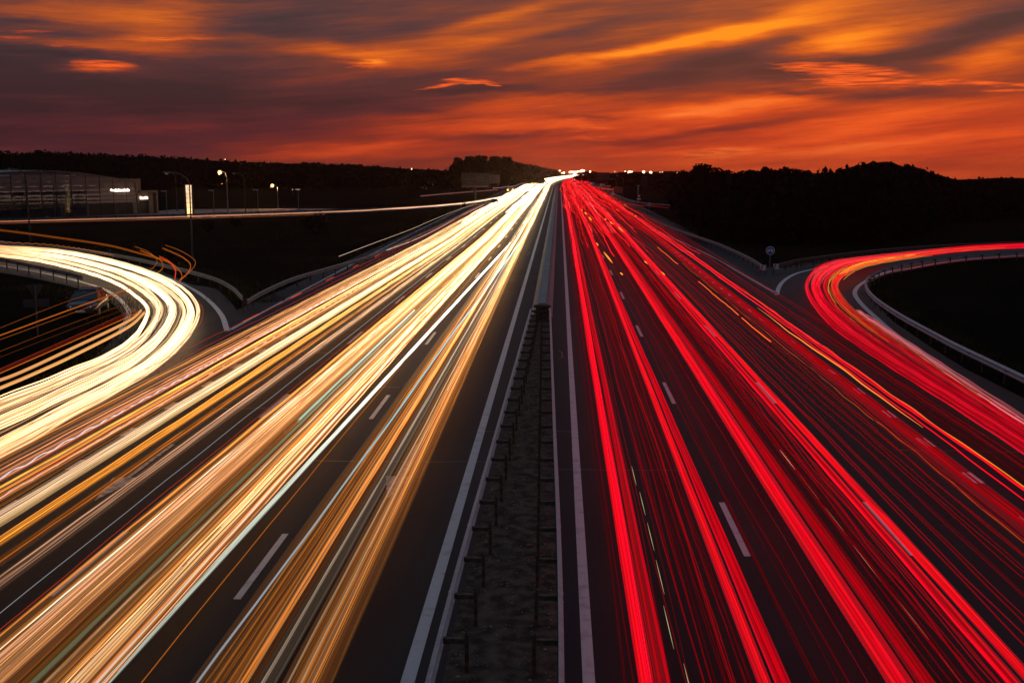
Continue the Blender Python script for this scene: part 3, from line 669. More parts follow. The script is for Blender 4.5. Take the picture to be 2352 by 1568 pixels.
# ================================================================== OBJECTS
# ------------------------------------------------------------------ guardrails
W_IN = [(.0, .45), (.075, .50), (.08, .545), (.015, .595), (.015, .615), (.08, .665), (.075, .71), (.0, .765)]
W_PROF = W_IN + [(x - .012, z) for x, z in W_IN[::-1]]
def resample(P, step):
    P = np.asarray(P, float); d = np.concatenate([[0], np.cumsum(np.linalg.norm(np.diff(P, axis=0), axis=1))]); n = max(2, int(round(d[-1] / step)) + 1)
    q = np.linspace(0, d[-1], n); return np.stack([np.interp(q, d, P[:, k]) for k in range(3)], 1)
def guardrail(path, face, label, rail_m, post_m, spacing=2.0, arm=.32, group=None, dense=1.0, post_max=95, end=None, reflectors=0):
    """W-beam on posts along a ground path; face = +1: the beam looks to the left of the path's direction"""
    P = resample(catmull([tuple(p) for p in path], 200), dense); P[:, 2] = 0
    base = Vector(P[0]); root = empty('guardrail', base); tag(root, label, 'guardrail', group)
    t = np.gradient(P, axis=0); nrm = np.stack([-t[:, 1], t[:, 0], 0 * t[:, 0]], 1); nrm /= np.linalg.norm(nrm, axis=1)[:, None]; nrm *= face
    k = len(W_PROF); V = []
    for i in range(len(P)):
        for (o, z) in W_PROF: V.append((P[i][0] - base.x + nrm[i][0] * o, P[i][1] - base.y + nrm[i][1] * o, z))
    F = [(i * k + j, i * k + (j + 1) % k, (i + 1) * k + (j + 1) % k, (i + 1) * k + j) for i in range(len(P) - 1) for j in range(k)]
    F += [tuple(range(k))[::-1], tuple(range((len(P) - 1) * k, len(P) * k))]
    mb = MB(); mb.add(V, F)
    Q = resample(P, spacing); tq = np.gradient(Q, axis=0)
    for i in range(0, len(Q), 2):                      # lapped joints with bolt heads
        n_ = np.array([-tq[i][1], tq[i][0], 0]) * face; n_ /= np.linalg.norm(n_); c = Q[i] - np.array(base)
        for zz in (.52, .69): mb.ball(tuple(c + n_ * .082 + np.array([0, 0, zz])), .016, 6, 4)
    mb.build('rail', rail_m, root)
    mp = MB(); mp.box((-.05 - arm, 0, .30), (.012, .10, .86)); mp.box((-.02 - arm, .044, .30), (.06, .012, .86)); mp.box((-.02 - arm, -.044, .30), (.06, .012, .86))
    mp.box((-.014 - arm / 2 - .006, 0, .645), (arm, .09, .012)); mp.box((-.014 - arm / 2 - .006, .04, .60), (arm, .010, .08)); mp.box((-.014 - arm / 2 - .006, -.04, .60), (arm, .010, .08))
    post0 = None
    for i in range(min(len(Q), post_max)):
        n_ = np.array([-tq[i][1], tq[i][0], 0]) * face; ang = math.atan2(n_[1], n_[0]); loc = Vector(Q[i]) - base
        if post0 is None: post0 = o = mp.build('post', post_m, root)
        else: o = post0.copy(); COL.objects.link(o); o.parent = root
        o.location = loc; o.rotation_euler = (0, 0, ang)
    if reflectors:
        r0 = None; q = resample(P, reflectors); tr = np.gradient(q, axis=0)
        for i in range(1, min(len(q), 40)):
            n_ = np.array([-tr[i][1], tr[i][0], 0]) * face; ang = math.atan2(n_[1], n_[0])
            if r0 is None:
                mr = MB(); mr.box((.045, 0, .605), (.05, .07, .055)); r0 = o = mr.build('reflector', M['sign_red'], root)
            else: o = r0.copy(); COL.objects.link(o); o.parent = root
            o.location = Vector(q[i]) - base; o.rotation_euler = (0, 0, ang)
    if end is not None:                                # striped end marker plate
        i = len(P) - 1 if end == 1 else 0; dr = t[i] / np.linalg.norm(t[i]) * (1 if end == 1 else -1)
        me = MB(); c = Vector(P[i]) - base + Vector(dr) * .06
        yaw = math.atan2(dr[1], dr[0]); Mx = Matrix.Rotation(yaw, 3, 'Z')
        me.box(c + Vector((0, 0, .57)), (.03, .46, .42), yaw); o = me.build('end_marker', M['plate'], root)
        ms = MB()
        for s_ in (-1, 1):
            for q0, q1 in ((-.18, .02),):
                pts = [Vector((s_ * .019, q0 + e * .2, .57 + f)) for e, f in ((-.3, -.2), (.25, -.2), (1.1, .2), (.55, .2))]
                pts = [c + Mx @ p for p in pts]; ms.poly(pts if s_ > 0 else pts[::-1])
        ms.build('stripe', M['sign_red'], o)
    return root
GR = 'guardrails along the roads'
guardrail([(med_l(y) - .02, y, 0) for y in (8, 20, 34, 48, 61)], 1, 'left guardrail of the median, its edge lit by headlights', M['zinc'], M['rust'], 2.0, .40, GR)
guardrail([(med_r(y) + .02, y, 0) for y in (8, 20, 34, 48, 61)], -1, 'right guardrail of the median, blue grey beside the red trails', M['zinc'], M['rust'], 2.0, .40, GR)
zr = .6
def gp(pts): return [(*G(x, y, zr)[:2], 0) for x, y in pts]
guardrail(gp([A8(1750, 195), A8(1650, 235), A8(1500, 315), A8(1300, 410), A8(1000, 540), A8(700, 630), A8(450, 705), A8(250, 795), A8(145, 858)]), 1,
          'long left verge guardrail running beside the headlight trails', M['zinc_dull'], M['rust'], 3.0, .2, GR, 2.0, 95)
guardrail(gp([(-250, 527), (-100, 540), A6(0, 235), A6(600, 270), A6(900, 305), A6(1200, 355), A6(1500, 420), A6(1830, 502), A6(2050, 570), A6(2200, 655), A6(2288, 745)]), -1,
          'curved guardrail on the outside of the left slip road', M['zinc_dull'], M['rust'], 3.0, .2, GR, 1.5)
guardrail(gp([(-250, 566), (-100, 583), A6(0, 375), A6(200, 415), A6(450, 470), A6(620, 505), A6(770, 545)]), 1,
          'short guardrail on the inside of the left slip road, seen from behind', M['zinc_dull'], M['pole_dark'], 3.0, .25, GR, 1.5)
guardrail(gp([A4(540, 590), A4(700, 685), A4(900, 775), A4(1200, 885), A4(1500, 990), A4(1800, 1125), A4(1965, 1225)]), -1,
          'right verge guardrail ending at the blue two arrow sign', M['zinc_dull'], M['rust'], 2.5, .2, GR, 1.5, 95, 1)
guardrail(gp([A7(225, 352), A7(330, 328), A7(460, 300), A7(1000, 233), A7(1500, 192), A7(2352, 150), A7(2700, 140)]), -1,
          'brown guardrail on the outside of the right slip road', M['rust'], M['rust'], 3.0, .2, GR, 1.5, 95, 0)
guardrail(gp([A7(2800, 225), A7(2352, 240), A7(1900, 270), A7(1500, 310), A7(1200, 372), A7(1060, 430), A7(1003, 480), A7(998, 530), A7(1030, 590), A7(1110, 665), A7(1300, 790), A7(1600, 955), A7(1800, 1060), A7(2352, 1325), A7(2600, 1440)]), -1,
          'guardrail with red reflectors curving inside the right slip road', M['zinc'], M['rust'], 2.5, .2, GR, .8, 95, None, 4.2)
off = br - (offset_path(br, 1) - br) * (wid + .7)
guardrail([tuple(p) for p in off[6:92:6]], 1, 'far guardrail along the near side of the branch road on the left', M['zinc_dull'], M['pole_dark'], 3.0, .2, GR, 3.0, 95)
guardrail([(G(*A4(-60, 330)).x + 3, 420, 0), (G(*A4(120, 380)).x + 2.5, 330, 0), (*G(*A4(330, 452))[:2], 0), (*G(*A4(500, 528))[:2], 0), (*G(*A4(700, 585))[:2], 0), (*G(*A4(1000, 612))[:2], 0)], -1,
          'distant guardrail bending away behind the give way sign', M['zinc_dull'], M['rust'], 4.0, .2, GR, 4.0, 60)

# concrete median barrier
mb = MB(); prof = [(-1.60, 0.0), (-1.58, .10), (-1.30, .34), (-1.10, .88), (-.72, .88), (-.58, .34), (-.36, .10), (-.34, 0.0)]
for k in range(64):
    y0 = 62.4 + k * 6.0; ys_ = (y0, y0 + 5.985) if k < 60 else (y0, y0 + 5.985)
    v = [(x + float(bend(y)), y, z) for y in ys_ for x, z in prof]; n = 8
    mb.add(v, [(i, i + n, (i + 1) % n + n, (i + 1) % n) for i in range(n)] + [tuple(range(n)), tuple(range(n, 2 * n))[::-1]])
tag(mb.build('median_barrier', M['concrete']), 'concrete median barrier running away down the middle of the motorway', 'concrete barrier')
mb = MB()
for x, z in ((-1.34, .60), (-.60, .60)):
    pass
mb.box((-.92, 61.9, .42), (.72, .5, .84)); mb.box((-.92, 61.6, .80), (.95, .12, .14)); mb.box((-.92, 61.6, .50), (.95, .12, .14))
for k in range(3): mb.box((-1.15 + .22 * k, 61.55, .4), (.05, .06, .8))
tag(mb.build('barrier_connector', M['rust']), 'dark steel connector where the median guardrails meet the concrete barrier', 'barrier end')
mb = MB()
for k in range(5): mb.ball((0, 0, 0), .055, 9, 6, .7)
for i, v in enumerate(mb.v): mb.v[i] = tuple(np.array(v) * (1 + .25 * math.sin(13 * v[0] / .05 + 5 * v[1] / .03)) * np.array([1.2, .9, .8]))
o = mb.build('stone', M['rock']); p = G(1216, 1252, .06); o.location = p; tag(o, 'pale stone lying on the sandy median between the guardrails', 'stone')

# ------------------------------------------------------------------ lamps
def lamp_post(base, h, arm, head, label, group, name='street_lamp', r=.09, pole_m=None, lit=None, watts=0, arm_dir=(-1, 0), drop=0.0):
    root = empty(name, (base.x, base.y, -.03)); tag(root, label, 'street lamp', group); pm = pole_m or M['pole']
    mb = MB(); mb.tube([(0, 0, 0), (0, 0, .9)], r * 1.35, 10); mb.tube([(0, 0, .9), (0, 0, h * .86)], [r, r * .62], 10)
    ax, ay = arm_dir; pts = []
    for k in range(7):
        a = k / 6 * math.pi / 2; pts.append((ax * arm * (1 - math.cos(a)) , ay * arm * (1 - math.cos(a)), h * .86 + h * .14 * math.sin(a)))
    mb.tube(pts, r * .6, 8); mb.build('pole', pm, root)
    hd = MB(); e = Vector(pts[-1]); l = head
    Vs = []; n = 8
    for q, wv, hv in ((-.05, .05, .05), (.15, .11, .08), (.6, .17, .10), (.95, .13, .07), (1.0, .05, .04)):
        for k in range(n):
            a = k * 2 * math.pi / n; lo = e + Vector((ax, ay, 0)) * (q * l); sd = Vector((-ay, ax, 0))
            Vs.append(lo + sd * (wv * math.cos(a)) + Vector((0, 0, hv * max(-.45, math.sin(a)))))
    hd.add(Vs, [(i * n + k, i * n + (k + 1) % n, (i + 1) * n + (k + 1) % n, (i + 1) * n + k) for i in range(4) for k in range(n)] + [tuple(range(n))[::-1], tuple(range(4 * n, 5 * n))])
    hd.build('lamp_head', pm, root)
    gl = MB(); c = e + Vector((ax, ay, 0)) * (l * .58) + Vector((0, 0, -.07))
    gl.ball(c, .17 if not lit else lit[1], 10, 6, .55 if not lit else .9); gl.build('lamp_glass', lit[0] if lit else M['lens'], root)
    if watts:
        ld = bpy.data.lights.new('lamp_light', 'POINT'); ld.energy = watts; ld.color = (1, .5, .2); ld.shadow_soft_size = .3
        lo = bpy.data.objects.new('lamp_light', ld); COL.objects.link(lo); lo.parent = root; lo.location = c + Vector((0, 0, -.5))
    return root
GL = 'tall street lamps beside the left road'
def lp(px, py, ytop, arm, label, **k):
    b = G(px, py); h = height_at(b, ytop); return lamp_post(b, h, arm, .9, label, k.pop('group', GL), **k)
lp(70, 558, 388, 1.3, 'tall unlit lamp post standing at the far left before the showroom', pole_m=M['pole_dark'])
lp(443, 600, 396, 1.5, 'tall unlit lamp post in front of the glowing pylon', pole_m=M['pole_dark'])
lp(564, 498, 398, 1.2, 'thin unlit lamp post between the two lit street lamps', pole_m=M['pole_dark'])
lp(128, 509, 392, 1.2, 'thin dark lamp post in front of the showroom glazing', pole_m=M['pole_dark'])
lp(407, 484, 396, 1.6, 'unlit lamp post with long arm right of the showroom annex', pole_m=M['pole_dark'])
lp(524, 490, 395, .7, 'nearer lit street lamp with warm white glow on a pale pole', lit=(M['lamp_on'], .36), watts=1300)
lp(639, 480, 425, .5, 'farther lit street lamp, lower glow right of the forecourt', lit=(M['lamp_on'], .33), watts=1300)
lp(1416, 452, 411, .9, 'unlit lamp post beside the brown domed board', pole_m=M['pole_dark'], group='unlit posts on the right verge')
lp(1430.5, 457, 403, 1.0, 'tall unlit lamp post right of the brown domed board', pole_m=M['pole_dark'], group='unlit posts on the right verge')
# low forecourt lamps: a flat square head on a post
fl0 = None
FLB = [(143, 502, 439, 'low flat headed lamp before the lit reflection on the showroom'), (267, 499, 441, 'low flat headed lamp before the dark showroom doors'), (384, 497, 439, 'low flat headed lamp left of the glowing pylon'),
       (492, 494, 437.6, 'low flat headed lamp just left of the nearer lit street lamp'), (593, 490, 436, 'low flat headed lamp just left of the farther lit street lamp'), (686, 486, 435, 'low flat headed lamp at the right end of the forecourt row, faintly lit')]
for i, (px, py, yt, lb) in enumerate(FLB):
    b = G(px, py); h = height_at(b, yt); lit = i == 5
    root = empty('forecourt_lamp', (b.x, b.y, -.02)); tag(root, lb, 'forecourt lamp', 'low lamps along the forecourt')
    mb = MB(); mb.tube([(0, 0, 0), (0, 0, .5)], .09, 8); mb.tube([(0, 0, .5), (0, 0, h - .05)], .05, 8); mb.build('pole', M['pole'], root)
    mb = MB(); s = -1 if not lit else 0
    mb.add([(-.55 + s * .3, -.2, h - .02), (.45 + s * .3, -.2, h - .02), (.45 + s * .3, .2, h - .02), (-.55 + s * .3, .2, h - .02), (-.45 + s * .3, -.15, h + .10), (.3 + s * .3, -.15, h + .07), (.3 + s * .3, .15, h + .07), (-.45 + s * .3, .15, h + .10)],
           [(0, 3, 2, 1), (4, 5, 6, 7), (0, 1, 5, 4), (1, 2, 6, 5), (2, 3, 7, 6), (3, 0, 4, 7)])
    mb.build('lamp_head', M['pole'], root)
    mb = MB(); mb.box((-.05 + s * .3, 0, h - .045), (.8, .34, .04)); mb.build('diffuser', M['lamp_dim'] if lit else M['lens'], root)

# distant lit lamps on the skyline
def far_lamp(px, py, dist, r, label, mtl=None, group='distant lit lamps on the skyline'):
    d = ray(px, py); t = dist / d.y; c = Vector((d.x * t, dist, H + d.z * t)); gz = ground_z(c.x, dist)
    root = empty('distant_lamp', (c.x, c.y, gz)); tag(root, label, 'street lamp', group); h = c.z - gz
    mb = MB(); mb.tube([(0, 0, 0), (0, 0, h - r * .5)], [.16, .09], 6); mb.build('pole', M['pole_dark'], root)
    mb = MB(); mb.ball((0, 0, h), r, 10, 6, .85); mb.build('lamp_glass', mtl or M['lamp_far'], root)  # oversized ball: the lamp's bloom is built into its radius
ROWL = 'lit lamp in the bright row above the vanishing point of the road'
far = [(x_, 689) for x_ in ()]
for i, (x, y) in enumerate([(198, 62), (222, 60), (246, 57), (270, 60), (296, 58), (322, 62), (350, 58), (374, 60)]): far_lamp(*B4(x, y), 820, .75, ROWL, group='bright row of lamps above the vanishing point')
for x, y, r, lb in [(402, 45, .5, 'small dim lamp right of the bright row over the road'), (430, 42, .5, 'second small lamp right of the bright row over the road'), (482, 38, .6, 'third lamp right of the bright row, climbing'), (525, 20, .95, 'biggest lamp at the right end of the climbing row'), (575, 22, .65, 'last lamp beside the biggest one of the climbing row'), (743, 45, .65, 'single lamp on the small hill right of the climbing row'),
                    (1690, 45, .5, 'first of the small cluster of lamps above the filling station'), (1775, 50, .5, 'second small lamp of the cluster above the filling station'), (1815, 48, .7, 'largest lamp of the cluster above the filling station'), (1750, 80, .62, 'lowest lamp of the cluster above the filling station'), (1865, 52, .5, 'rightmost lamp of the cluster above the filling station'),
                    (2180, 55, .95, 'big round lamp left of the yellow canopy')]:
    far_lamp(*B4(x, y), 800, r, lb)
far_lamp(*B1(690, 340), 780, .95, 'big round lamp right above the yellow canopy'); far_lamp(*B1(1420, 348), 500, .38, 'lone lamp left of the small pointed tree on the right')
far_lamp(*B1(940, 330), 780, .5, 'left of two faint pinkish lamps on the skyline', M['lamp_dim']); far_lamp(*B1(1003, 325), 780, .55, 'right of two faint pinkish lamps on the skyline', M['lamp_dim'])
far_lamp(*B4(1405, 47), 800, .5, 'faint pinkish lamp above the lit kiosk', M['lamp_dim'])
far_lamp(*A3(1585, 362), 900, .55, 'small lamp at the end of the left tree clump'); far_lamp(*A3(1608, 390), 900, .6, 'left lamp of two close above the white trails', M['kiosk_glow']); far_lamp(*A3(1632, 388), 900, .9, 'right and larger lamp of two close above the white trails')
far_lamp(*A2(945, 122), 470, .25, 'tiny lamp on the far left ridge above the nearer lit street lamp')
far_lamp(*A2(1788, 498), 330, .16, 'tiny warm lamp left of the last forecourt lamp', M['lamp_dim'])
far_lamp(925, 388, 470, .28, 'left of two tiny lamps on the left ridge', M['kiosk_glow']); far_lamp(946, 388.5, 470, .3, 'right of two tiny lamps on the left ridge')

# lit globe pylon by the vanishing road
b = G(1320, 417.5); root = empty('globe_pylon', (b.x, b.y, -.03)); tag(root, 'glowing white pylon with a round globe on top at the road end', 'lit pylon'); h = height_at(b, 403)
mb = MB(); mb.box((0, 0, (h - .5) / 2), (.75, .5, h - .5)); mb.build('column', M['white_on'], root)
mb = MB(); mb.ball((.05, 0, h), .95, 14, 8); mb.build('globe', M['white_on'], root)
mb = MB(); mb.box((0, 0, .15), (1.2, 1, .3)); mb.build('plinth', M['concrete'], root)

# ------------------------------------------------------------------ showroom
fa = G(-60, 506.0); fb = G(318.7, 490.8); fdir = (fb - fa).normalized(); fn = Vector((fdir.y, -fdir.x, 0))   # fn points to the road
def FP(px, py, o=0.0):
    """(along, height) on the facade plane moved out by o"""
    d = ray(px, py); p0 = fa + fn * o; t = (p0 - Vector((0, 0, H))).dot(fn) / d.dot(fn); p = Vector((0, 0, H)) + d * t
    return (p - fa).dot(fdir), p.z
def W3(u, z, o=0.0): return fdir * u + fn * o + Vector((0, 0, z))
bld = empty('showroom', (fa.x, fa.y, -.02)); tag(bld, 'low arched showroom with gridded grey facade and lit lettering on the left', 'building')
roof = [(-60, 402)] + [A1(*p) for p in [(0, 440), (170, 430), (340, 422), (550, 415), (750, 420), (950, 435), (1150, 455), (1330, 480), (1515, 510), (1690, 540), (1810, 565)]]
RU = [FP(*p) for p in roof]; ue = FP(*A1(1865, 1005))[0]; ur = RU[-1][0]
def roof_z(u): return float(np.interp(u, [q[0] for q in RU], [q[1] for q in RU]))
DEP = 26.0
# structural body: roof shell and side walls
mb = MB(); v = []
us = np.linspace(0, ur, 30)
for u in us: v += [W3(u, roof_z(u) + .12, .18), W3(u, roof_z(u) + .12, -DEP), W3(u, roof_z(u) - .10, -DEP), W3(u, roof_z(u) - .10, .18)]
mb.add(v, [(4 * i + k, 4 * i + (k + 1) % 4, 4 * (i + 1) + (k + 1) % 4, 4 * (i + 1) + k) for i in range(29) for k in range(4)] + [(3, 2, 1, 0), (4 * 29, 4 * 29 + 1, 4 * 29 + 2, 4 * 29 + 3)])
mb.build('roof', M['roof'], bld)
mb = MB(); mb.add([W3(ur, roof_z(ur) - .1, 0), W3(ue, 0, 0), W3(ue, 0, -DEP), W3(ur, roof_z(ur) - .1, -DEP)], [(0, 1, 2, 3)])
mb.add([W3(0, 0, -.3), W3(ue, 0, -.3), W3(ur, roof_z(ur) - .1, -.3)] + [W3(u, roof_z(u) - .1, -.3) for u in us[::-1]], [tuple(range(33))]); mb.build('wall', M['roof'], bld)
# grid lines measured on the photo (crop rows / columns)
cols = [-20] + [p for p in (145, 340, 550, 750, 955, 1150, 1335, 1515, 1692)]
cu = [0.0] + [FP(*A1(c, 600))[0] for c in cols[1:]] + [ue]
rz = [FP(*A1(900, y))[1] for y in (1020, 955, 890, 825, 760, 692, 628, 565, 492)] + [99]
glz = rz[5]
def cell(mbx, u0, u1, z0, z1, pil, nx=8, nz=6, o=0.0):
    """one cladding panel, slightly pillowed the way thin sheet always is"""
    rs = random.Random(int(u0 * 97 + z0 * 31)); tu, tz = rs.uniform(-.003, .003), rs.uniform(-.003, .003); v = []
    for j in range(nz + 1):
        for i in range(nx + 1):
            a, b_ = i / nx, j / nz; u = u0 + (u1 - u0) * a; z = z0 + (z1 - z0) * b_
            top = roof_z(min(u, ur)) - .1 if u <= ur else roof_z(ur) * (ue - u) / (ue - ur)
            z = min(z, max(0.02, top))
            ww = pil * (math.sin(math.pi * a) ** .7) * (math.sin(math.pi * b_) ** .7) + tu * (a - .5) * (u1 - u0) + tz * (b_ - .5) * (z1 - z0)
            v.append(W3(u, z, o + ww))
    mbx.add(v, [(j * (nx + 1) + i, j * (nx + 1) + i + 1, (j + 1) * (nx + 1) + i + 1, (j + 1) * (nx + 1) + i) for j in range(nz) for i in range(nx)])
d0, dz0 = FP(*A1(1185, 1005)); d1, dz1 = FP(*A1(1775, 838)); pan = MB(); gls = MB()
for a in range(len(cu) - 1):
    for b_ in range(len(rz) - 1):
        z0, z1 = rz[b_], min(rz[b_ + 1], 12); u0, u1 = cu[a], cu[a + 1]; um = (u0 + u1) / 2
        if b_ == 0: z0 = 0.02
        if z0 > roof_z(min(um, ur)) - .15: continue
        isglass = z1 <= glz + .01 and um < d0
        if um > d0 and um < d1 and z1 < dz1 + .3: continue
        cell(gls if isglass else pan, u0 + .02, u1 - .02, z0 + .02, z1 - .02, .002 if isglass else .006)
pan.build('cladding_panel', M['panel'], bld, True); gls.build('showroom_window', M['glazing'], bld, True)
mb = MB()
for u in cu[1:-1]: mb.bar(W3(u, 0, .06), W3(u, min(roof_z(min(u, ur)), 12) - .05, .06), .07, .07)
for z in rz[:-1]:
    uu = [u for u in np.linspace(0, ur, 200) if roof_z(u) > z]
    for seg in range(1):
        u1 = max(uu) if uu else ur
        if z < dz1: mb.bar(W3(0, z, .055), W3(d0, z, .055), .05, .05); mb.bar(W3(d1, z, .055), W3(ur + (ue - ur) * (1 - z / roof_z(ur)), z, .055), .05, .05)
        else: mb.bar(W3(0, z, .055), W3(min(u1, ur + (ue - ur) * max(0, 1 - z / roof_z(ur))), z, .055), .05, .05)
mb.build('facade_grid', M['mullion'], bld)
mb = MB(); mb.add([W3(d0, 0, .02), W3(d1, 0, .02), W3(d1, dz1, .02), W3(d0, dz1, .02)], [(0, 1, 2, 3)]); dd = mb.build('doorway', M['opening'], bld)
mb = MB(); mb.bar(W3(d0 - .15, 0, .1), W3(d0 - .15, dz1, .1), .32, .2); mb.bar(W3(d1 + .1, 0, .1), W3(d1 + .1, dz1, .1), .12, .12); mb.bar(W3(d0, dz1 + .06, .1), W3(d1, dz1 + .06, .1), .12, .12); mb.bar(W3(d0 + (d1 - d0) * .65, 0, .06), W3(d0 + (d1 - d0) * .65, dz1, .06), .1, .08)
mb.build('door_frame', M['stucco'], dd)
mb = MB(); mb.bar(W3(ur, roof_z(ur), .1), W3(ue, 0, .1), .16, .16); mb.build('edge_trim', M['roof'], bld)
def blob_letters(u0, u1, z0, z1, n, asc, o, parent):
    """halated lettering: each sign is a rounded upright whose exact glyph the picture does not resolve"""
    mb = MB(); w = (u1 - u0) / n
    for k in range(n):
        hgt = (z1 - z0) * (1.0 if k in asc else .74); c = u0 + (k + .5) * w
        p = [W3(c + w * .40 * math.cos(a) * (.8 + .2 * math.sin(3 * a + k)), z0 + hgt * (.5 + .5 * math.sin(a)), o) for a in np.linspace(0, 2 * math.pi, 14, endpoint=False)]
        q = [x + fn * .12 for x in p]; mb.add(p + q, [tuple(range(14))[::-1], tuple(range(14, 28))] + [(i, (i + 1) % 14, 14 + (i + 1) % 14, 14 + i) for i in range(14)])
    return mb.build('lit_lettering', M['sign_glow'], parent)
s0 = FP(*A1(1480, 696)); s1 = FP(*A1(1733, 650)); blob_letters(s0[0], s1[0], s0[1], s1[1], 13, (0, 3, 5, 9, 11), .12, bld)
# box behind the arch and the annex
b0 = FP(*A1(1640, 690), -3); b1 = FP(*A1(1886, 520), -3); mb = MB()
mb.add([W3(u, z, o) for o in (-3, -14) for (u, z) in ((b0[0] + 1.2, 0), (b1[0], 0), (b1[0], b1[1]), (b0[0] + .2, b1[1] + .05))], [(0, 1, 2, 3), (7, 6, 5, 4), (0, 4, 5, 1), (1, 5, 6, 2), (2, 6, 7, 3), (3, 7, 4, 0)])
mb.build('rear_block', M['stucco'], bld)
an0 = FP(*A1(1862, 995))[0] + .1; an1 = FP(*A1(2025, 990))[0]; an2 = FP(*A1(2120, 990))[0]; az = FP(*A1(2000, 680))[1]; az2 = FP(*A1(1900, 815))[1]
mb = MB()
def fbox(u0, u1, z0, z1, o0, o1):
    mb.add([W3(u, z, o) for o in (o0, o1) for (u, z) in ((u0, z0), (u1, z0), (u1, z1), (u0, z1))], [(0, 1, 2, 3), (7, 6, 5, 4), (0, 4, 5, 1), (1, 5, 6, 2), (2, 6, 7, 3), (3, 7, 4, 0)])
fbox(an0, an1, az2, az, -.3, -9); fbox(an1, an1 + (an2 - an1) * .55, 0, az - .35, -.2, -9); fbox(an1 + (an2 - an1) * .78, an2, 0, az - .35, .3, -9); fbox(an0 + .2, an2, az - .35, az + .05, .3, -.2)
ann = mb.build('annex', M['stucco'], bld)
mb = MB(); fbox(an0, an1, 0, az2, -.6, -.7); gd = mb.build('garage_door', M['opening'], bld)
mb = MB()
for k in range(5): mb.bar(W3(an0, az2 * (k + .5) / 5.2, -.55), W3(an1 - .9, az2 * (k + .5) / 5.2, -.55), .05, .06)
mb.build('door_slat', M['stucco'], gd)
s0 = FP(*A1(1873, 797)); s1 = FP(*A1(1981, 752)); blob_letters(s0[0], s1[0], s0[1], s1[1], 6, (0, 4), .1, bld)

# glowing price pylon on the forecourt
pb = G(436, 498.5); pyl = empty('lit_pylon', (pb.x, pb.y, -.02)); tag(pyl, 'tall glowing pylon with six lit panels beside the forecourt', 'lit pylon'); ph = height_at(pb, 425)
k_ = pb.y / FOC; w0, w1 = 5.2 * k_ * 1.02, 6.4 * k_
pyl.rotation_euler = (0, 0, R(22))
mb = MB(); gs = [(1.0, .735), (.735, .585), (.585, .44), (.44, .295), (.295, .15), (.15, 0.02)]
st = [0.55, .5, .62, .8, 1.05, 1.5]
for i, (t1, t0) in enumerate(gs):
    a0, a1 = w0 + (w1 - w0) * t0, w0 + (w1 - w0) * t1; mb = MB()
    mb.add([(s_ * q, y_, zz) for y_ in (-.22, .32) for s_, q, zz in ((-1, a0, ph * t0 + .035), (1, a0, ph * t0 + .035), (1, a1, ph * t1 - .035), (-1, a1, ph * t1 - .035))],
           [(0, 1, 2, 3), (7, 6, 5, 4), (0, 4, 5, 1), (1, 5, 6, 2), (2, 6, 7, 3), (3, 7, 4, 0)])
    mb.build('lit_panel', glow('pylon_face_%s' % 'abcdef'[i], (1.0, .70 - .03 * i, .42 - .045 * i), st[i] * 2.0), pyl)
mb = MB()
for s_ in (-1, 1): mb.bar((s_ * (w0 + .06), .05, 0), (s_ * (w1 + .06), .05, ph + .05), .10, .60)
mb.box((0, .05, ph + .09), (2 * w1 + .2, .6, .08)); mb.build('casing', M['mullion'], pyl)
mb = MB(); mb.tube([(w1 * .1 + .22 * math.cos(a), -.235, ph * .88 + .22 * math.sin(a)) for a in np.linspace(.4, 5.4, 14)], .03, 5); mb.build('emblem', M['pole'], pyl)

# ------------------------------------------------------------------ signs
def face_yaw(b): return math.atan2(b.x, -b.y) * -1 if False else math.atan2(-(0 - b.x), -(0 - b.y)) * -1
def round_sign(px, py_c, py_base, rad_px, label, inner, name='round_sign', plate=None):
    b = G(px, py_base); z = height_at(b, py_c); k = (b - Vector((0, 0, H))).length / FOC; r = rad_px * k
    root = empty(name, (b.x, b.y, -.03), math.atan2(-b.x, b.y)); tag(root, label, 'road sign', 'road signs')
    mb = MB(); mb.tube([(0, .06, 0), (0, .06, z + r * .8)], .045, 8); mb.build('post', M['pole'], root)
    mb = MB(); mb.disc((0, 0, z), r, (0, 1, 0), .025); pl = mb.build('sign_plate', M['sign_white'], root)
    return root, pl, z, r
def flat(pts, y, mtl, parent, name, th=.006):
    mb = MB(); n = len(pts); mb.add([(p[0], y, p[1]) for p in pts] + [(p[0], y + th, p[1]) for p in pts], [tuple(range(n)), tuple(range(n, 2 * n))[::-1]] + [(i, (i + 1) % n + 0, (i + 1) % n + n, i + n)[::-1] for i in range(n)])
    return mb.build(name, mtl, parent)
def circ(cx, cz, r, n=28): return [(cx + r * math.cos(a), cz + r * math.sin(a)) for a in np.linspace(0, 2 * math.pi, n, endpoint=False)]
def arrow(cx, cz, ang, l, w):
    pts = [(0, w * .5), (l * .5, w * .5), (l * .42, w * 1.25), (l, 0), (l * .42, -w * 1.25), (l * .5, -w * .5), (0, -w * .5)]
    c, s_ = math.cos(ang), math.sin(ang); return [(cx + x * c - y * s_, cz + x * s_ + y * c) for x, y in pts]
root, pl, z, r = round_sign(1768, 575, 614, 9.6, 'round blue sign with two white arrows pointing down and outwards', None)
flat(circ(0, z, r * .90), -.008, M['sign_blue'], root, 'blue_face')
for s_ in (-1, 1): flat(arrow(s_ * r * .06, z + r * .30, R(-45) if s_ > 0 else R(-135), r * .92, r * .26), -.016, M['sign_white'], root, 'white_arrow')
root, pl, z, r = round_sign(1490.6, 469.6, 494, 4.6, 'round blue sign with an upright white arrow and side arrow farther up the right verge', None)
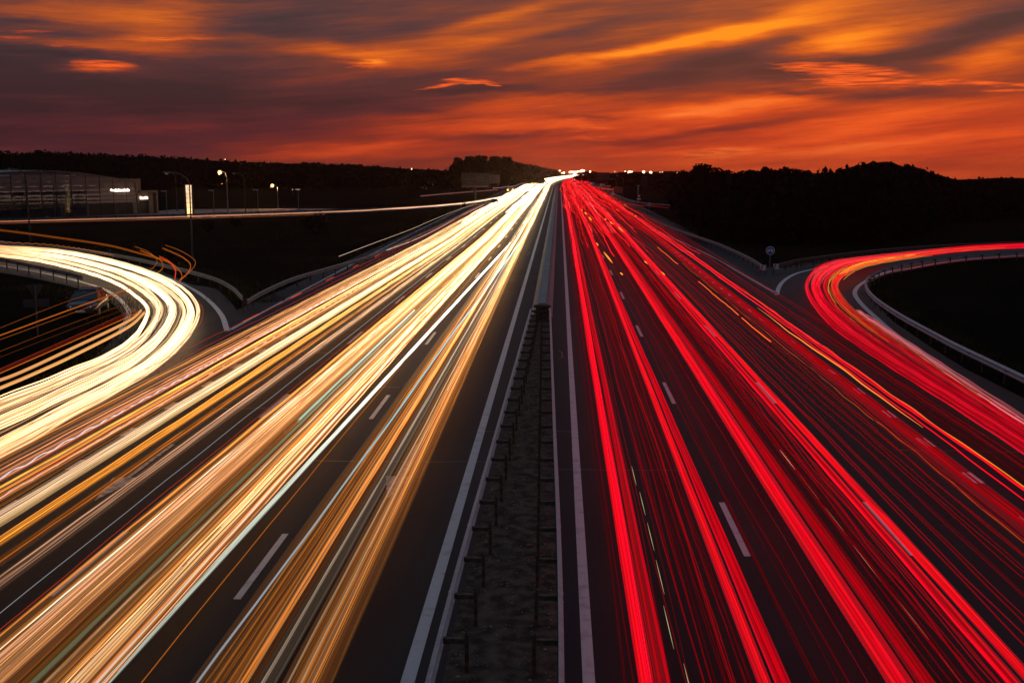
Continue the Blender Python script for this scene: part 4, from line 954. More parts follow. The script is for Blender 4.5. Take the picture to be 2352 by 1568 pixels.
flat(circ(0, z, r * .90), -.008, M['sign_blue'], root, 'blue_face'); flat(arrow(-r * .05, z - r * .75, R(90), r * 1.45, r * .22), -.016, M['sign_white'], root, 'white_arrow'); flat(arrow(0, z - r * .05, R(10), r * .8, r * .22), -.024, M['sign_white'], root, 'white_arrow')
# stacked limit signs with a plate below
b = G(1407.5, 458.5); k = b.y / FOC; root = empty('limit_sign', (b.x, b.y, -.03), math.atan2(-b.x, b.y)); tag(root, 'post with two round red rimmed signs above a pale plate', 'road sign', 'road signs')
zt = height_at(b, 435); zb = height_at(b, 440.6); zp = height_at(b, 446)
mb = MB(); mb.tube([(0, .06, 0), (0, .06, zt + .3)], .04, 8); mb.build('post', M['pole'], root)
for zz in (zt, zb):
    mb = MB(); mb.disc((0, 0, zz), .31, (0, 1, 0), .02); p_ = mb.build('sign_plate', M['sign_red'], root); flat(circ(0, zz, .22), -.006, M['sign_white'], p_, 'sign_face')
    mb = MB(); mb.tube([(-.09 + .05 * math.cos(a), -.01, zz + .09 * math.sin(a)) for a in np.linspace(0, 6.28, 10)], .014, 4); mb.tube([(.08 + .05 * math.cos(a), -.01, zz + .09 * math.sin(a)) for a in np.linspace(0, 6.28, 10)], .014, 4); mb.build('numerals', M['sign_black'], p_)
mb = MB(); mb.box((0, 0, zp), (.66, .02, .6)); mb.build('lower_plate', M['sign_orange'] if False else M['sign_white'], root)
# give way sign with a plate
b = G(1467, 470); root = empty('give_way_sign', (b.x, b.y, -.03), math.atan2(-b.x, b.y)); tag(root, 'white give way triangle with red rim and small plate beneath, on a post', 'road sign', 'road signs')
t0, t1 = height_at(b, 455.2), height_at(b, 447.8); q0, q1 = height_at(b, 458.8), height_at(b, 455.6)
mb = MB(); mb.tube([(0, .06, 0), (0, .06, t1 + .1)], .045, 8); mb.build('post', M['pole'], root)
p_ = flat([(-.42, t1), (.0, t0 - .02), (.42, t1)], 0, M['sign_red'], root, 'sign_plate', .02); flat([(-.30, t1 - .07), (0, t0 + .13), (.30, t1 - .07)], -.008, M['sign_white'], p_, 'sign_face', .006)
mb = MB(); mb.box((0, 0, (q0 + q1) / 2), (.86, .02, q1 - q0)); mb.build('lower_plate', M['sign_white'], root)
b = G(1467.4, 466); root = empty('camera_mast', (b.x + .1, b.y + 4, -.03)); tag(root, 'thick grey mast with a crossbar top rising behind the give way sign', 'mast'); hh = height_at(Vector((b.x, b.y + 4, 0)), 427)
mb = MB(); mb.tube([(0, 0, 0), (0, 0, hh)], .13, 8); mb.build('pole', M['pole'], root); mb = MB(); mb.box((0, 0, hh + .08), (.8, .25, .2)); mb.build('crossbar', M['pole'], root)
# back of a give way sign at the left slip road
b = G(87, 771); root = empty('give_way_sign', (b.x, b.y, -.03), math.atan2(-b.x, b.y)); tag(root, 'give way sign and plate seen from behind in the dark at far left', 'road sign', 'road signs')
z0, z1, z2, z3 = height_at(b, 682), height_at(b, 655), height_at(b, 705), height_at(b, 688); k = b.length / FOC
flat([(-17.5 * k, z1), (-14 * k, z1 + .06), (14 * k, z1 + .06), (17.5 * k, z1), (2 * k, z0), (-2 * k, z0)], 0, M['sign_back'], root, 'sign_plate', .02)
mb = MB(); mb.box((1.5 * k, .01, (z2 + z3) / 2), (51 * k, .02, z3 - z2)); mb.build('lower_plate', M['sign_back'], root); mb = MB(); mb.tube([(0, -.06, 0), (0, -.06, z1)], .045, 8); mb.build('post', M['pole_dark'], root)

# ------------------------------------------------------------------ boards
def board(px0, px1, y0, y1, y_base, label, mtl, name='billboard', posts=(-.3, .3), trim=None, cat='billboard', th=.25, thick=.1):
    pxm = (px0 + px1) / 2; b = G(pxm, y_base); k = b.y / FOC * (1 / math.cos(math.atan2(abs(b.x), b.y))); za, zb = height_at(b, y1), height_at(b, y0); w = (px1 - px0) * k
    root = empty(name, (b.x, b.y, -.04), math.atan2(-b.x, b.y)); tag(root, label, cat, 'boards along the road')
    mb = MB(); mb.box((0, 0, (za + zb) / 2), (w, th, zb - za)); f = mb.build('panel', mtl, root)
    mb = MB(); e = .03 + w * .008
    for (c, d) in (((0, 0, zb + e / 2), (w + 2 * e, th + .06, e)), ((0, 0, za - e / 2), (w + 2 * e, th + .06, e)), ((-w / 2 - e / 2, 0, (za + zb) / 2), (e, th + .06, zb - za)), ((w / 2 + e / 2, 0, (za + zb) / 2), (e, th + .06, zb - za))): mb.box(c, d)
    mb.build('frame', M['mullion'], root)
    for q in posts:
        mb = MB(); mb.tube([(q * w, th * .5 + .08, 0), (q * w, th * .5 + .08, za + .2)], thick, 8); mb.build('post', M['pole_dark'], root)
    if trim:
        mb = MB(); mb.box((0, -.14, za + .2), (w, .3, .4)); mb.build('lower_trim', trim, root)
    return root, w, za, zb
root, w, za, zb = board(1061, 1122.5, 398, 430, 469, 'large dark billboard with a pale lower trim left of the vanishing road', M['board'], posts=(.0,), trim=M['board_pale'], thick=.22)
for (x, z, ww, hh) in ((-.28, .55, .16, .1), (-.1, .62, .12, .06), (.2, .68, .3, .05), (.18, .5, .26, .05), (-.2, .3, .2, .05)):
    mb = MB(); mb.box((x * w, -.13, za + (zb - za) * z), (ww * w, .01, hh * (zb - za))); mb.build('printed_line', M['board_pale'], root)
root, w, za, zb = board(1122.5, 1148, 401, 421, 445.6, 'smaller pale board on one post beside the large dark billboard', M['board_pale'], posts=(-.05,))
for k in range(4): mb = MB(); mb.box((-.2 * w, -.13, za + (zb - za) * (.3 + .16 * k)), (.4 * w, .01, .07)); mb.build('printed_line', M['board'], root)
root, w, za, zb = board(1354, 1363.5, 419, 425, 431, 'small white and teal board farthest up the right verge', M['sign_white'], 'sign_board', cat='sign board', th=.08); mb = MB(); mb.box((.2 * w, -.05, (za + zb) / 2), (.4 * w, .02, (zb - za) * .9)); mb.build('teal_field', M['sign_teal'], root)
root, w, za, zb = board(1378, 1389, 422.5, 429, 437, 'white and teal board with a white curl left of the orange board', M['sign_white'], 'sign_board', cat='sign board', th=.08); mb = MB(); mb.box((.18 * w, -.05, (za + zb) / 2), (.5 * w, .02, (zb - za) * .94)); mb.build('teal_field', M['sign_teal'], root)
mb = MB(); mb.tube([(.18 * w + .22 * math.cos(a), -.065, (za + zb) / 2 + .26 * math.sin(a)) for a in np.linspace(-1.2, 2.6, 9)], .06, 5); mb.build('white_curl', M['sign_white'], root)
root, w, za, zb = board(1388.5, 1403, 425.5, 432, 439, 'bright orange board split into three panels by dark posts', M['sign_orange'], 'sign_board', posts=(-.17, .24), cat='sign board', th=.08, thick=.05)
mb = MB(); mb.box((-.17 * w, -.06, (za + zb) / 2), (.05, .03, zb - za)); mb.box((.24 * w, -.06, (za + zb) / 2), (.05, .03, zb - za)); mb.build('divider', M['mullion'], root)
root, w, za, zb = board(1406, 1429.5, 433, 443.5, 456, 'brown red board with arched top and faint pale lines', M['sign_brown'], 'sign_board', posts=(-.35, .35), cat='sign board', th=.1)
flat([(w * .5 * math.cos(a), zb + .03 + .45 * math.sin(a)) for a in np.linspace(0, math.pi, 16)], -.02, M['sign_brown'], root, 'arched_top', .08)
for k in range(6):
    for s_ in (-.26, .14): mb = MB(); mb.box((s_ * w, -.06, zb - .05 - k * .17), (.24 * w * (1 - .1 * (k % 3)), .01, .055)); mb.build('printed_line', M['board_pale'], root)
board(1372, 1399, 396.5, 413, 441, 'tall dark unlit billboard on two posts above the orange board', M['board'], posts=(-.2, .25), thick=.09)
board(1513 - 40, 1530 - 44, 404, 428, 441, 'dark upright board on a post left of the yellow canopy', M['board'], posts=(0,), thick=.1)

# ------------------------------------------------------------------ filling station and kiosk
b = G(1500, 419.5); root = empty('filling_station', (b.x, b.y, -.04)); tag(root, 'filling station canopy with a yellow lit edge on the right', 'filling station'); k = b.y / FOC
za = height_at(b, 407.2); zt = height_at(b, 405.2); mb = MB(); mb.box((0, 3, (za + zt) / 2), (30 * k, 6, zt - za)); mb.build('canopy', M['mullion'], root)
for (x0, x1) in ((-14.5, -12), (-11, -8), (-5.5, -1.5), (2.5, 6), (7.5, 14.5)): mb = MB(); mb.box(((x0 + x1) / 2 * k, -.08, (za + zt) / 2), ((x1 - x0) * k, .1, (zt - za) * .9)); mb.build('lit_strip', M['kiosk_yellow'], root)
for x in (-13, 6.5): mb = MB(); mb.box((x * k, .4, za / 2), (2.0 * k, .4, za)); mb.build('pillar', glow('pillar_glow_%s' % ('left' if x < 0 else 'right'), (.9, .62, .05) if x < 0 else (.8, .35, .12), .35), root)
mb = MB(); mb.box((0, 7, za * .45), (24 * k, 3, za * .9)); mb.build('shop', M['board'], root)
b = G(1412, 420); root = empty('kiosk', (b.x, b.y, -.04)); tag(root, 'small brightly lit yellow kiosk among dark trees on the right', 'kiosk'); k = b.y / FOC
z0, z1, z2 = height_at(b, 414), height_at(b, 407.5), height_at(b, 403.5)
mb = MB(); mb.box((0, 0, z0 / 2), (17 * k, 3, z0)); mb.build('counter', M['mullion'], root)
mb = MB(); mb.box((-3.5 * k, 0, (z0 + z1) / 2), (9 * k, 2.6, z1 - z0)); mb.build('lit_window', M['white_on'], root)
for i, (x, z, r) in enumerate(((3, .3, .35), (5, .6, .28), (6.5, .2, .3), (7.6, .55, .22))): mb = MB(); mb.ball((x * k, -1, z0 + (z1 - z0) * z), r, 8, 5); mb.build('window_lamp', M['white_on'], root)
mb = MB(); mb.add([(-9 * k, -1.6, z1), (7 * k, -1.6, z1), (4 * k, -1.6, z1 + (z2 - z1) * .6), (-1 * k, -1.6, z2), (-4 * k, -1.6, z1 + (z2 - z1) * .6), (-9 * k, 1.6, z1), (7 * k, 1.6, z1), (4 * k, 1.6, z1 + (z2 - z1) * .6), (-1 * k, 1.6, z2), (-4 * k, 1.6, z1 + (z2 - z1) * .6)],
       [(0, 1, 2, 3, 4), (9, 8, 7, 6, 5), (0, 5, 6, 1), (1, 6, 7, 2), (2, 7, 8, 3), (3, 8, 9, 4), (4, 9, 5, 0)]); mb.build('lit_roof', M['kiosk_glow'], root)

# ------------------------------------------------------------------ vehicles
def make_car(label, group=None, lit=False):
    root = empty('parked_car'); tag(root, label, 'car', group)
    # lower body lofted along the length; y = 0 is the nose, +y to the tail
    st = [(0.0, .30, .62, .66), (.10, .22, .72, .76), (.45, .20, .80, .84), (1.05, .20, .90, .87), (1.9, .20, .93, .87), (3.1, .20, .95, .87), (3.8, .22, .96, .83), (4.15, .30, .90, .74), (4.2, .40, .80, .70)]
    V = []; half = lambda zb, zt, w: [(0, zb), (w * .9, zb), (w, zb + .12), (w + .015, (zb + zt) * .55), (w - .03, zt - .07), (w - .12, zt), (w * .5, zt + .025), (0, zt + .035)]
    for (y, zb, zt, w) in st:
        h_ = half(zb, zt, w); ring = [(x, y, z) for x, z in h_] + [(-x, y, z) for x, z in h_[-2:0:-1]]; V += ring
    n = 14; mb = MB(); mb.add(V, [(i * n + k, i * n + (k + 1) % n, (i + 1) * n + (k + 1) % n, (i + 1) * n + k) for i in range(len(st) - 1) for k in range(n)] + [tuple(range(n))[::-1], tuple(range((len(st) - 1) * n, len(st) * n))])
    body = mb.build('body', M['car_paint'], root, True)
    lowr = [(-.74, 1.0), (.74, 1.0), (.76, 2.4), (.70, 3.95)]; zb = .94; zt = 1.38
    B_ = [(-.76, 1.0), (.76, 1.0), (.78, 2.4), (.72, 3.95), (-.72, 3.95), (-.78, 2.4)]; T_ = [(-.56, 1.78), (.56, 1.78), (.58, 2.5), (.52, 3.35), (-.52, 3.35), (-.58, 2.5)]
    Bp = [(x, y, zb) for x, y in B_]; Tp = [(x, y, zt) for x, y in T_]
    mb = MB(); mb.add([Bp[0], Bp[1], Tp[1], Tp[0]], [(0, 1, 2, 3)]); mb.build('windscreen', M['car_glass'], root)
    mb = MB(); mb.add([Bp[1], Bp[2], Bp[3], Tp[3], Tp[2], Tp[1]], [(0, 1, 4, 5), (1, 2, 3, 4)]); mb.build('side_window', M['car_glass'], root)
    mb = MB(); mb.add([Bp[0], Bp[5], Bp[4], Tp[4], Tp[5], Tp[0]], [(5, 4, 1, 0), (4, 3, 2, 1)]); mb.build('side_window', M['car_glass'], root)
    mb = MB(); mb.add([Bp[3], Bp[4], Tp[4], Tp[3]], [(0, 1, 2, 3)]); mb.build('rear_window', M['car_glass'], root)
    mb = MB()
    tops = [(x, y, zt + .005) for x, y in T_]; crown = [(x * .8, y, zt + .06) for x, y in T_]
    mb.add(tops + crown, [(i, (i + 1) % 6, (i + 1) % 6 + 6, i + 6) for i in range(6)] + [tuple(range(6, 12))])
    mb.build('roof', M['car_paint'], root, True)
    mb = MB()
    for i in (0, 1, 3, 4): mb.tube([Vector(Bp[i]) + Vector((0, 0, -.03)), Vector(Tp[i]) + Vector((0, 0, .02))], .038, 6)
    for i in (2, 5): mb.tube([Vector(Bp[i]) + Vector((0, 0, -.03)), Vector(Tp[i])], .03, 6)
    mb.build('pillars', M['car_paint'], root)
    for sx in (-1, 1):
        for yy in (.78, 3.35):
            mb = MB(); mb.tube([(sx * .66, yy, .31), (sx * .70, yy, .31), (sx * .855, yy, .31), (sx * .875, yy, .31)], [.24, .31, .31, .28], 20); wv = mb.build('wheel', M['rubber'], root)
            mb = MB(); mb.tube([(sx * .868, yy, .31), (sx * .89, yy, .31)], [.19, .17], 12); mb.build('rim', M['rim'], wv)
        mb = MB(); mb.add([(sx * .36, -.012, .56), (sx * .66, .05, .56), (sx * .74, .22, .60), (sx * .75, .26, .69), (sx * .64, .085, .70), (sx * .36, .02, .67)], [(0, 1, 4, 5), (1, 2, 3, 4)] if sx > 0 else [(5, 4, 1, 0), (4, 3, 2, 1)])
        for i in range(6): pass
        mb.ball((sx * .54, .04, .63), .075, 8, 5); mb.build('headlight', M['head_on'] if lit else M['lens'], root)
        mb = MB(); mb.tube([(sx * .78, 1.22, .96), (sx * .88, 1.20, .99)], .03, 6); mb.ball((sx * .95, 1.19, 1.01), .10, 8, 6, .75); mb.build('door_mirror', M['plastic'], root)
        mb = MB(); mb.box((sx * .66, 4.14, .74), (.26, .12, .14)); mb.build('tail_light', M['sign_red'], root)
        mb = MB()
        for yy in (1.35, 2.35, 3.2): mb.box((sx * .874, yy, .6), (.006, .012, .5))
        mb.build('door_gap', M['plastic'], root)
    mb = MB(); mb.box((0, .02, .37), (1.36, .12, .16)); mb.box((0, .0, .60), (.62, .05, .11)); mb.build('grille', M['plastic'], root)
    mb = MB(); mb.box((0, -.055, .40), (.52, .02, .112)); mb.build('number_plate', M['plate'], root)
    return root
car = make_car('dark car parked facing the camera inside the left slip road, lights off', None)
b = G(186, 731); car.location = (b.x, b.y, 0.0); car.rotation_euler = (0, 0, math.atan2(-b.x, b.y) - R(13) + R(1))
gcar = 'cars standing along the far right verge'
for i, (x, y, rz, lb) in enumerate([(925, 520, 20, 'nearest dark car on the far right verge below the orange board'), (900, 478, 25, 'second car on the far right verge, left of the orange board'), (760, 432, 25, 'third car on the far right verge under the white boards'), (480, 446, 14, 'low dark car beside the red trails far up the verge'), (340, 360, 10, 'farthest parked car close to the glowing globe pylon')]):
    c = copy_tree(car); px, py = B4(x, y); p = G(px, py + 2); c.location = (p.x, p.y, .0); c.rotation_euler = (0, 0, R(rz + (0 if i < 3 else 0))); tag(c, lb, 'car', gcar)
car2 = make_car('stationary car with bright headlights on at the left edge of the motorway', None, True); car2.name = 'waiting_car'
p = G(1136, 473.5); car2.location = (p.x, p.y, 0); car2.rotation_euler = (0, 0, R(4))
# van with amber lamps
b = G(1172, 442.5); root = empty('van', (b.x, b.y, 0.0)); tag(root, 'boxy van with two amber lamps facing the camera on the left shoulder', 'van'); h = height_at(b, 430.5)
mb = MB(); secs = [(0.0, .45, 1.15, .92), (.35, .35, 1.3, .97), (.9, .35, h * .93, .97), (1.3, .35, h, .95), (5.0, .35, h, .95), (5.1, .5, h * .96, .92)]; V = []
for (y, z0, z1, w) in secs: V += [(-w, y, z0), (w, y, z0), (w, y, z1 - .12), (w - .12, y, z1), (-w + .12, y, z1), (-w, y, z1 - .12)]
mb.add(V, [(i * 6 + k, i * 6 + (k + 1) % 6, (i + 1) * 6 + (k + 1) % 6, (i + 1) * 6 + k) for i in range(5) for k in range(6)] + [tuple(range(6))[::-1], tuple(range(30, 36))]); mb.build('body', M['zinc_dull'], root)
mb = MB(); mb.add([(-.82, .36, 1.36), (.82, .36, 1.36), (.80, .86, h * .9), (-.80, .86, h * .9)], [(0, 1, 2, 3)]); o = mb.build('windscreen', M['car_glass'], root); o.location = (0, -.02, .02)
for s_ in (-1, 1):
    mb = MB(); mb.ball((s_ * .8, -.03, .85), .24, 10, 6); mb.build('amber_lamp', M['amber'], root)
    for yy in (1.0, 4.1): mb = MB(); mb.tube([(s_ * .72, yy, .36), (s_ * .98, yy, .36)], .36, 14); mb.build('wheel', M['rubber'], root)

# ================================================================== LIGHT TRAILS
YT = np.concatenate([np.linspace(8, 30, 24), np.geomspace(31, 120, 70), np.geomspace(123, 430, 50), np.linspace(436, 900, 30)])
def interp(Y, pts): return np.interp(Y, [p[0] for p in pts], [p[1] for p in pts])
WHITE_GAIN = [(8, .30), (20, .43), (28, .68), (40, 1.1), (60, 1.7), (90, 2.3), (160, 3.0), (900, 4.5)]
RED_GAIN = [(8, .72), (30, .9), (60, 1.0), (110, 1.1), (250, 1.35), (900, 1.9)]
def wob(Y, rs, amp, lam):
    """road bumps and steering: slow sideways drift plus short vertical bounce"""
    o = np.zeros_like(Y)
    for k in range(3): o += amp / (k + 1) * np.sin(Y * 2 * math.pi / (lam * rs.uniform(.6, 1.5) / (k + 1)) + rs.uniform(0, 6.28))
    return o
SIDE = -1                                  # -1: left carriageway, +1: right
def lane_path(s0, s1, z, rs, drift=.0, bounce=.012, y0=8, y1=900, far_drift=.0, zig=0.0):
    """s0, s1: sideways position (in camera heights) near and far"""
    Y = YT[(YT >= y0) & (YT <= y1)]
    if y0 > 8: Y = np.concatenate([[y0], Y])
    if zig: Y = np.linspace(y0, y1, int((y1 - y0) * 3))
    q = interp(Y, [(15, 0.0), (120, 1.0)]); s = s0 + (s1 - s0) * q
    X = SIDE * s * (H - z) / math.cos(TH) + bend(Y) + wob(Y, rs, drift, 45) + wob(Y, rs, far_drift, 170) * np.clip((Y - 75) / 160, 0, 1)
    Z = z + wob(Y, rs, bounce, 9)
    if zig: Z = Z + zig * np.sin(Y * 2 * math.pi / 1.5)
    return Y, np.stack([X, Y, Z], 1)
def tint(Y, near, far, a=28, b=125):
    q = np.clip((Y - a) / (b - a), 0, 1)[:, None]; q = q * q * (3 - 2 * q); return np.array(near) * (1 - q) + np.array(far) * q
OR = [(1, .29, .045), (1, .35, .07), (.95, .26, .035), (1, .42, .12), (1, .36, .15)]
FARW = [(1, .56, .20), (1, .64, .30), (1, .76, .46), (1, .46, .12)]
def white_band(T, rs, s0, s1, f0, f1, n, bright=1.0, near=None, far=None, halo=2, z=(.55, .85), rad=.0085, y0=8, y1=900, fd=.12):
    """one headlight's run along a lane: n fine strands across s0..s1 near the camera, f0..f1 far away, in a soft band of light"""
    for k in range(halo):
        q = (k + .5) / halo; nr = near or OR[rs.integers(0, 3)]; fr = far or FARW[rs.integers(0, 4)]
        Y, P = lane_path(s0 + (s1 - s0) * q, f0 + (f1 - f0) * q, .7, rs, .01, .004, y0, y1, fd)
        w = abs(s1 - s0) * S / halo * .62
        g = interp(Y, WHITE_GAIN)[:, None] * bright * .085
        T.strand(P, w * (1 + Y / 500), tint(Y, nr, fr) * g, 0.0, 6, .35)
    for k in range(n):
        q = np.clip(rs.normal(.5, .27), 0, 1); nr = near or OR[rs.integers(0, 5)]; fr = far or FARW[rs.integers(0, 4)]
        if near is None and rs.random() < .12: nr = (1, .78, .52)
        z_ = rs.uniform(*z); Y, P = lane_path(s0 + (s1 - s0) * q, f0 + (f1 - f0) * np.clip(q + rs.normal() * .15, 0, 1), z_, rs, .012, .010, y0, y1, fd)
        b = bright * rs.choice([.22, .55, 1.05, 2.0], p=[.32, .33, .23, .12]); r = rad * rs.uniform(.5, 1.7)
        T.strand(P, r * (1 + Y / 85), tint(Y, nr, fr) * interp(Y, WHITE_GAIN)[:, None] * b, .75, 4)
GW = 'white and golden headlight trails of the left carriageway'
rs = np.random.default_rng(21)
def wtrail(label, bands, group=GW):
    T = Trail()
    for kw in bands: white_band(T, rs, **kw)
    return T.build('headlight_trail', label, 'light trail', group)
wtrail('golden headlight trail nearest the white edge line of the left carriageway', [dict(s0=.435, s1=.525, f0=.455, f1=.50, n=22, bright=.8, halo=3), dict(s0=.47, s1=.50, f0=.46, f1=.49, n=8, bright=1.1, halo=1)])
wtrail('thin pale trail pair just left of the golden trail by the edge line', [dict(s0=.545, s1=.575, f0=.50, f1=.53, n=7, bright=.42, halo=1, near=(.9, .62, .42))])
wtrail('brown gold headlight trail over the first lane dashes', [dict(s0=.585, s1=.70, f0=.555, f1=.63, n=26, bright=.55, halo=3), dict(s0=.60, s1=.625, f0=.56, f1=.59, n=7, bright=.8, halo=1)])
T = Trail(); Y, P = lane_path(.868, .60, .65, rs, .0, .004, 8, 500)
T.strand(P, .038 * (1 + Y / 200), tint(Y, (.30, .33, .27), (1, .95, .80), 20, 60) * interp(Y, [(8, .3), (20, .42), (45, 1.8), (90, 3), (900, 5)])[:, None], .8, 6)
for k in range(4):
    Y, P = lane_path(.866 + k * .004, .598 + k * .004, .7, rs, .0, .006, 8, 500); T.strand(P, .007 * (1 + Y / 60), tint(Y, (.5, .52, .42), (1, .95, .85), 20, 60) * interp(Y, [(8, .5), (45, 2), (90, 4), (900, 6)])[:, None], .8)
T.build('headlight_trail', 'grey white trail cutting across from the second lane towards the first', 'light trail', GW)
T = Trail(); Y, P = lane_path(.690, .475, 1.3, rs, .02, .008, 14, 300)
T.strand(P, .016 * (1 + Y / 80), tint(Y, (.55, .60, .66), (.35, .85, .95), 18, 34) * interp(Y, [(8, .3), (25, .55), (45, .8), (90, 2.), (900, 4)])[:, None], .85, 5)
T.build('headlight_trail', 'thin blue green trail crossing the brown gold trail', 'light trail', GW)
# the two broad streams of the middle lanes
wtrail('broad bright right half of the big golden stream in the middle lane', [dict(s0=.87, s1=.985, f0=.80, f1=.90, n=30, bright=1.35, halo=4), dict(s0=.90, s1=.955, f0=.78, f1=.86, n=14, bright=1.7, halo=2, near=(1, .52, .20)), dict(s0=.885, s1=.905, f0=.80, f1=.83, n=5, bright=1.0, halo=1, near=(1, .50, .38))])
wtrail('broad bright left half of the big golden stream in the middle lane', [dict(s0=1.045, s1=1.185, f0=.95, f1=1.07, n=30, bright=1.2, halo=4), dict(s0=1.07, s1=1.13, f0=.95, f1=1.02, n=14, bright=1.5, halo=2, near=(1, .44, .16)), dict(s0=.985, s1=1.045, f0=.90, f1=.95, n=12, bright=.42, halo=1)])
T = Trail(); Y, P = lane_path(1.012, .915, .8, rs, .0, .004, 8, 70)
T.strand(P, .038, tint(Y, (.075, .085, .045), (.32, .38, .25), 20, 55), .7, 6); T.build('headlight_trail', 'dull olive green streak in the gap of the big golden stream', 'light trail', GW)
T = Trail(); Y, P = lane_path(1.03, .94, .85, rs, .0, .004, 33, 60)
T.strand(P, .045, tint(Y, (.30, .48, .36), (.75, .85, .66), 30, 58) * 1.1, .85, 6); T.build('headlight_trail', 'pale mint green streak starting in the big golden stream', 'light trail', GW)
T = Trail(); Y, P = lane_path(.955, .86, .7, rs, .0, .01, 30, 80)
T.strand(P, .022, tint(Y, (.9, .16, .01), (1, .45, .02), 30, 60) * 1.2, .85, 5); T.build('headlight_trail', 'deep orange streak inside the right half of the golden stream', 'light trail', GW)
for s_, lb, cl in ((1.245, 'hair thin grey trail alone on the dark asphalt between the streams', (.22, .23, .25)), (1.20, 'hair thin dark red trail along the left side of the golden stream', (.35, .03, .01)), (.80, 'hair thin orange trail right of the big golden stream', (.45, .12, .01))):
    T = Trail(); Y, P = lane_path(s_, s_ * .95, .7, rs, .02, .008, 8, 140); T.strand(P, .006 * (1 + Y / 60), np.array(cl) * interp(Y, [(8, .7), (30, .8), (140, 2)])[:, None], .8); T.build('headlight_trail', lb, 'light trail', GW)
# acceleration lane streams
CREAM = (.95, .66, .42)
wtrail('cream white trail, widest of the outer left stream', [dict(s0=1.575, s1=1.625, f0=1.42, f1=1.47, n=14, bright=1.25, halo=2, near=(1, .62, .34)), dict(s0=1.555, s1=1.575, f0=1.40, f1=1.43, n=6, bright=1.5, halo=1, near=(1, .60, .24))])
wtrail('orange trail along the right side of the outer left stream', [dict(s0=1.47, s1=1.51, f0=1.34, f1=1.38, n=14, bright=1.0, halo=2, near=(1, .33, .04)), dict(s0=1.40, s1=1.425, f0=1.30, f1=1.33, n=6, bright=.6, halo=1, near=(.9, .24, .03))])
wtrail('dim brown pair of trails bounding the outer left stream on its right', [dict(s0=1.32, s1=1.355, f0=1.24, f1=1.27, n=9, bright=.55, halo=1, near=(.9, .45, .25))])
wtrail('golden and pink trails over the short lane dashes', [dict(s0=1.65, s1=1.74, f0=1.49, f1=1.58, n=15, bright=.7, halo=0, rad=.012), dict(s0=1.735, s1=1.75, f0=1.58, f1=1.60, n=5, bright=1.2, halo=1, near=(1, .42, .06))])
wtrail('reddish golden trails on the left side of the outer left stream', [dict(s0=1.76, s1=1.84, f0=1.60, f1=1.69, n=14, bright=.7, halo=0, rad=.011, near=(1, .36, .16)), dict(s0=1.84, s1=1.88, f0=1.68, f1=1.73, n=6, bright=.8, halo=0)])
wtrail('leftmost golden trail skirting the slip road nose', [dict(s0=1.88, s1=1.95, f0=1.73, f1=1.80, n=9, bright=.7, halo=0)])
for s_, f_, lb, cl in ((1.80, 1.63, 'thin zigzag white trail over the outer left stream', (.9, .8, .85)), (1.69, 1.55, 'second thin zigzag pinkish trail over the outer left stream', (1, .55, .45))):
    T = Trail(); Y, P = lane_path(s_, f_, .75, rs, .0, .004, 20, 110, zig=.035); T.strand(P, .012 * (1 + Y / 90), np.array(cl) * interp(Y, [(8, .6), (40, 1.0), (110, 3)])[:, None], .85, 5); T.build('headlight_trail', lb, 'light trail', GW)
for s_, f_, lb in ((1.775, 1.62, 'thin red trail within the outer left stream'), (1.70, 1.57, 'second thin red trail within the outer left stream'), (1.98, 1.86, 'thin red trail along the left shoulder'), (2.06, 1.93, 'faint dark red trail nearest the left verge guardrail')):
    T = Trail(); Y, P = lane_path(s_, f_, .8, rs, .02, .01, 14, 220); T.strand(P, .0065 * (1 + Y / 90), np.array((.55, .03, .012)) * interp(Y, [(8, .5), (60, .6), (220, 1.2)])[:, None], .8); T.build('headlight_trail', lb, 'light trail', GW)
# far part: extra glare of the many cars queued towards the vanishing point
T = Trail()
for k in range(44):
    s_ = rs.choice([rs.uniform(.44, .64), rs.uniform(.78, 1.12), rs.uniform(1.25, 1.80)], p=[.14, .43, .43]); Y, P = lane_path(s_, s_, rs.uniform(.55, .9), rs, .03, .012, rs.uniform(150, 260), 900, .2)
    T.strand(P, .016 * (1 + Y / 60), tint(Y, FARW[rs.integers(0, 4)], (1, .8, .55)) * interp(Y, WHITE_GAIN)[:, None] * .8, .8)
T.build('headlight_trail', 'dense white glare of many headlight trails merging towards the vanishing point', 'light trail', GW)

# short broken red dashes over the left shoulder
for k in range(9):
    T = Trail(); y0 = 52 + k * 9.5; Y, P = lane_path(2.02, 2.0, 1.2, rs, .0, .004, y0, y0 + 3.6); Pn = np.stack([np.linspace(P[0][i], P[-1][i], 6) for i in range(3)], 1)
    T.strand(Pn, .014, (.9, .09, .015), .9, 5); T.build('indicator_flash', 'short orange red dash in the broken line over the left shoulder', 'light dash', 'broken red dashes over the left shoulder')

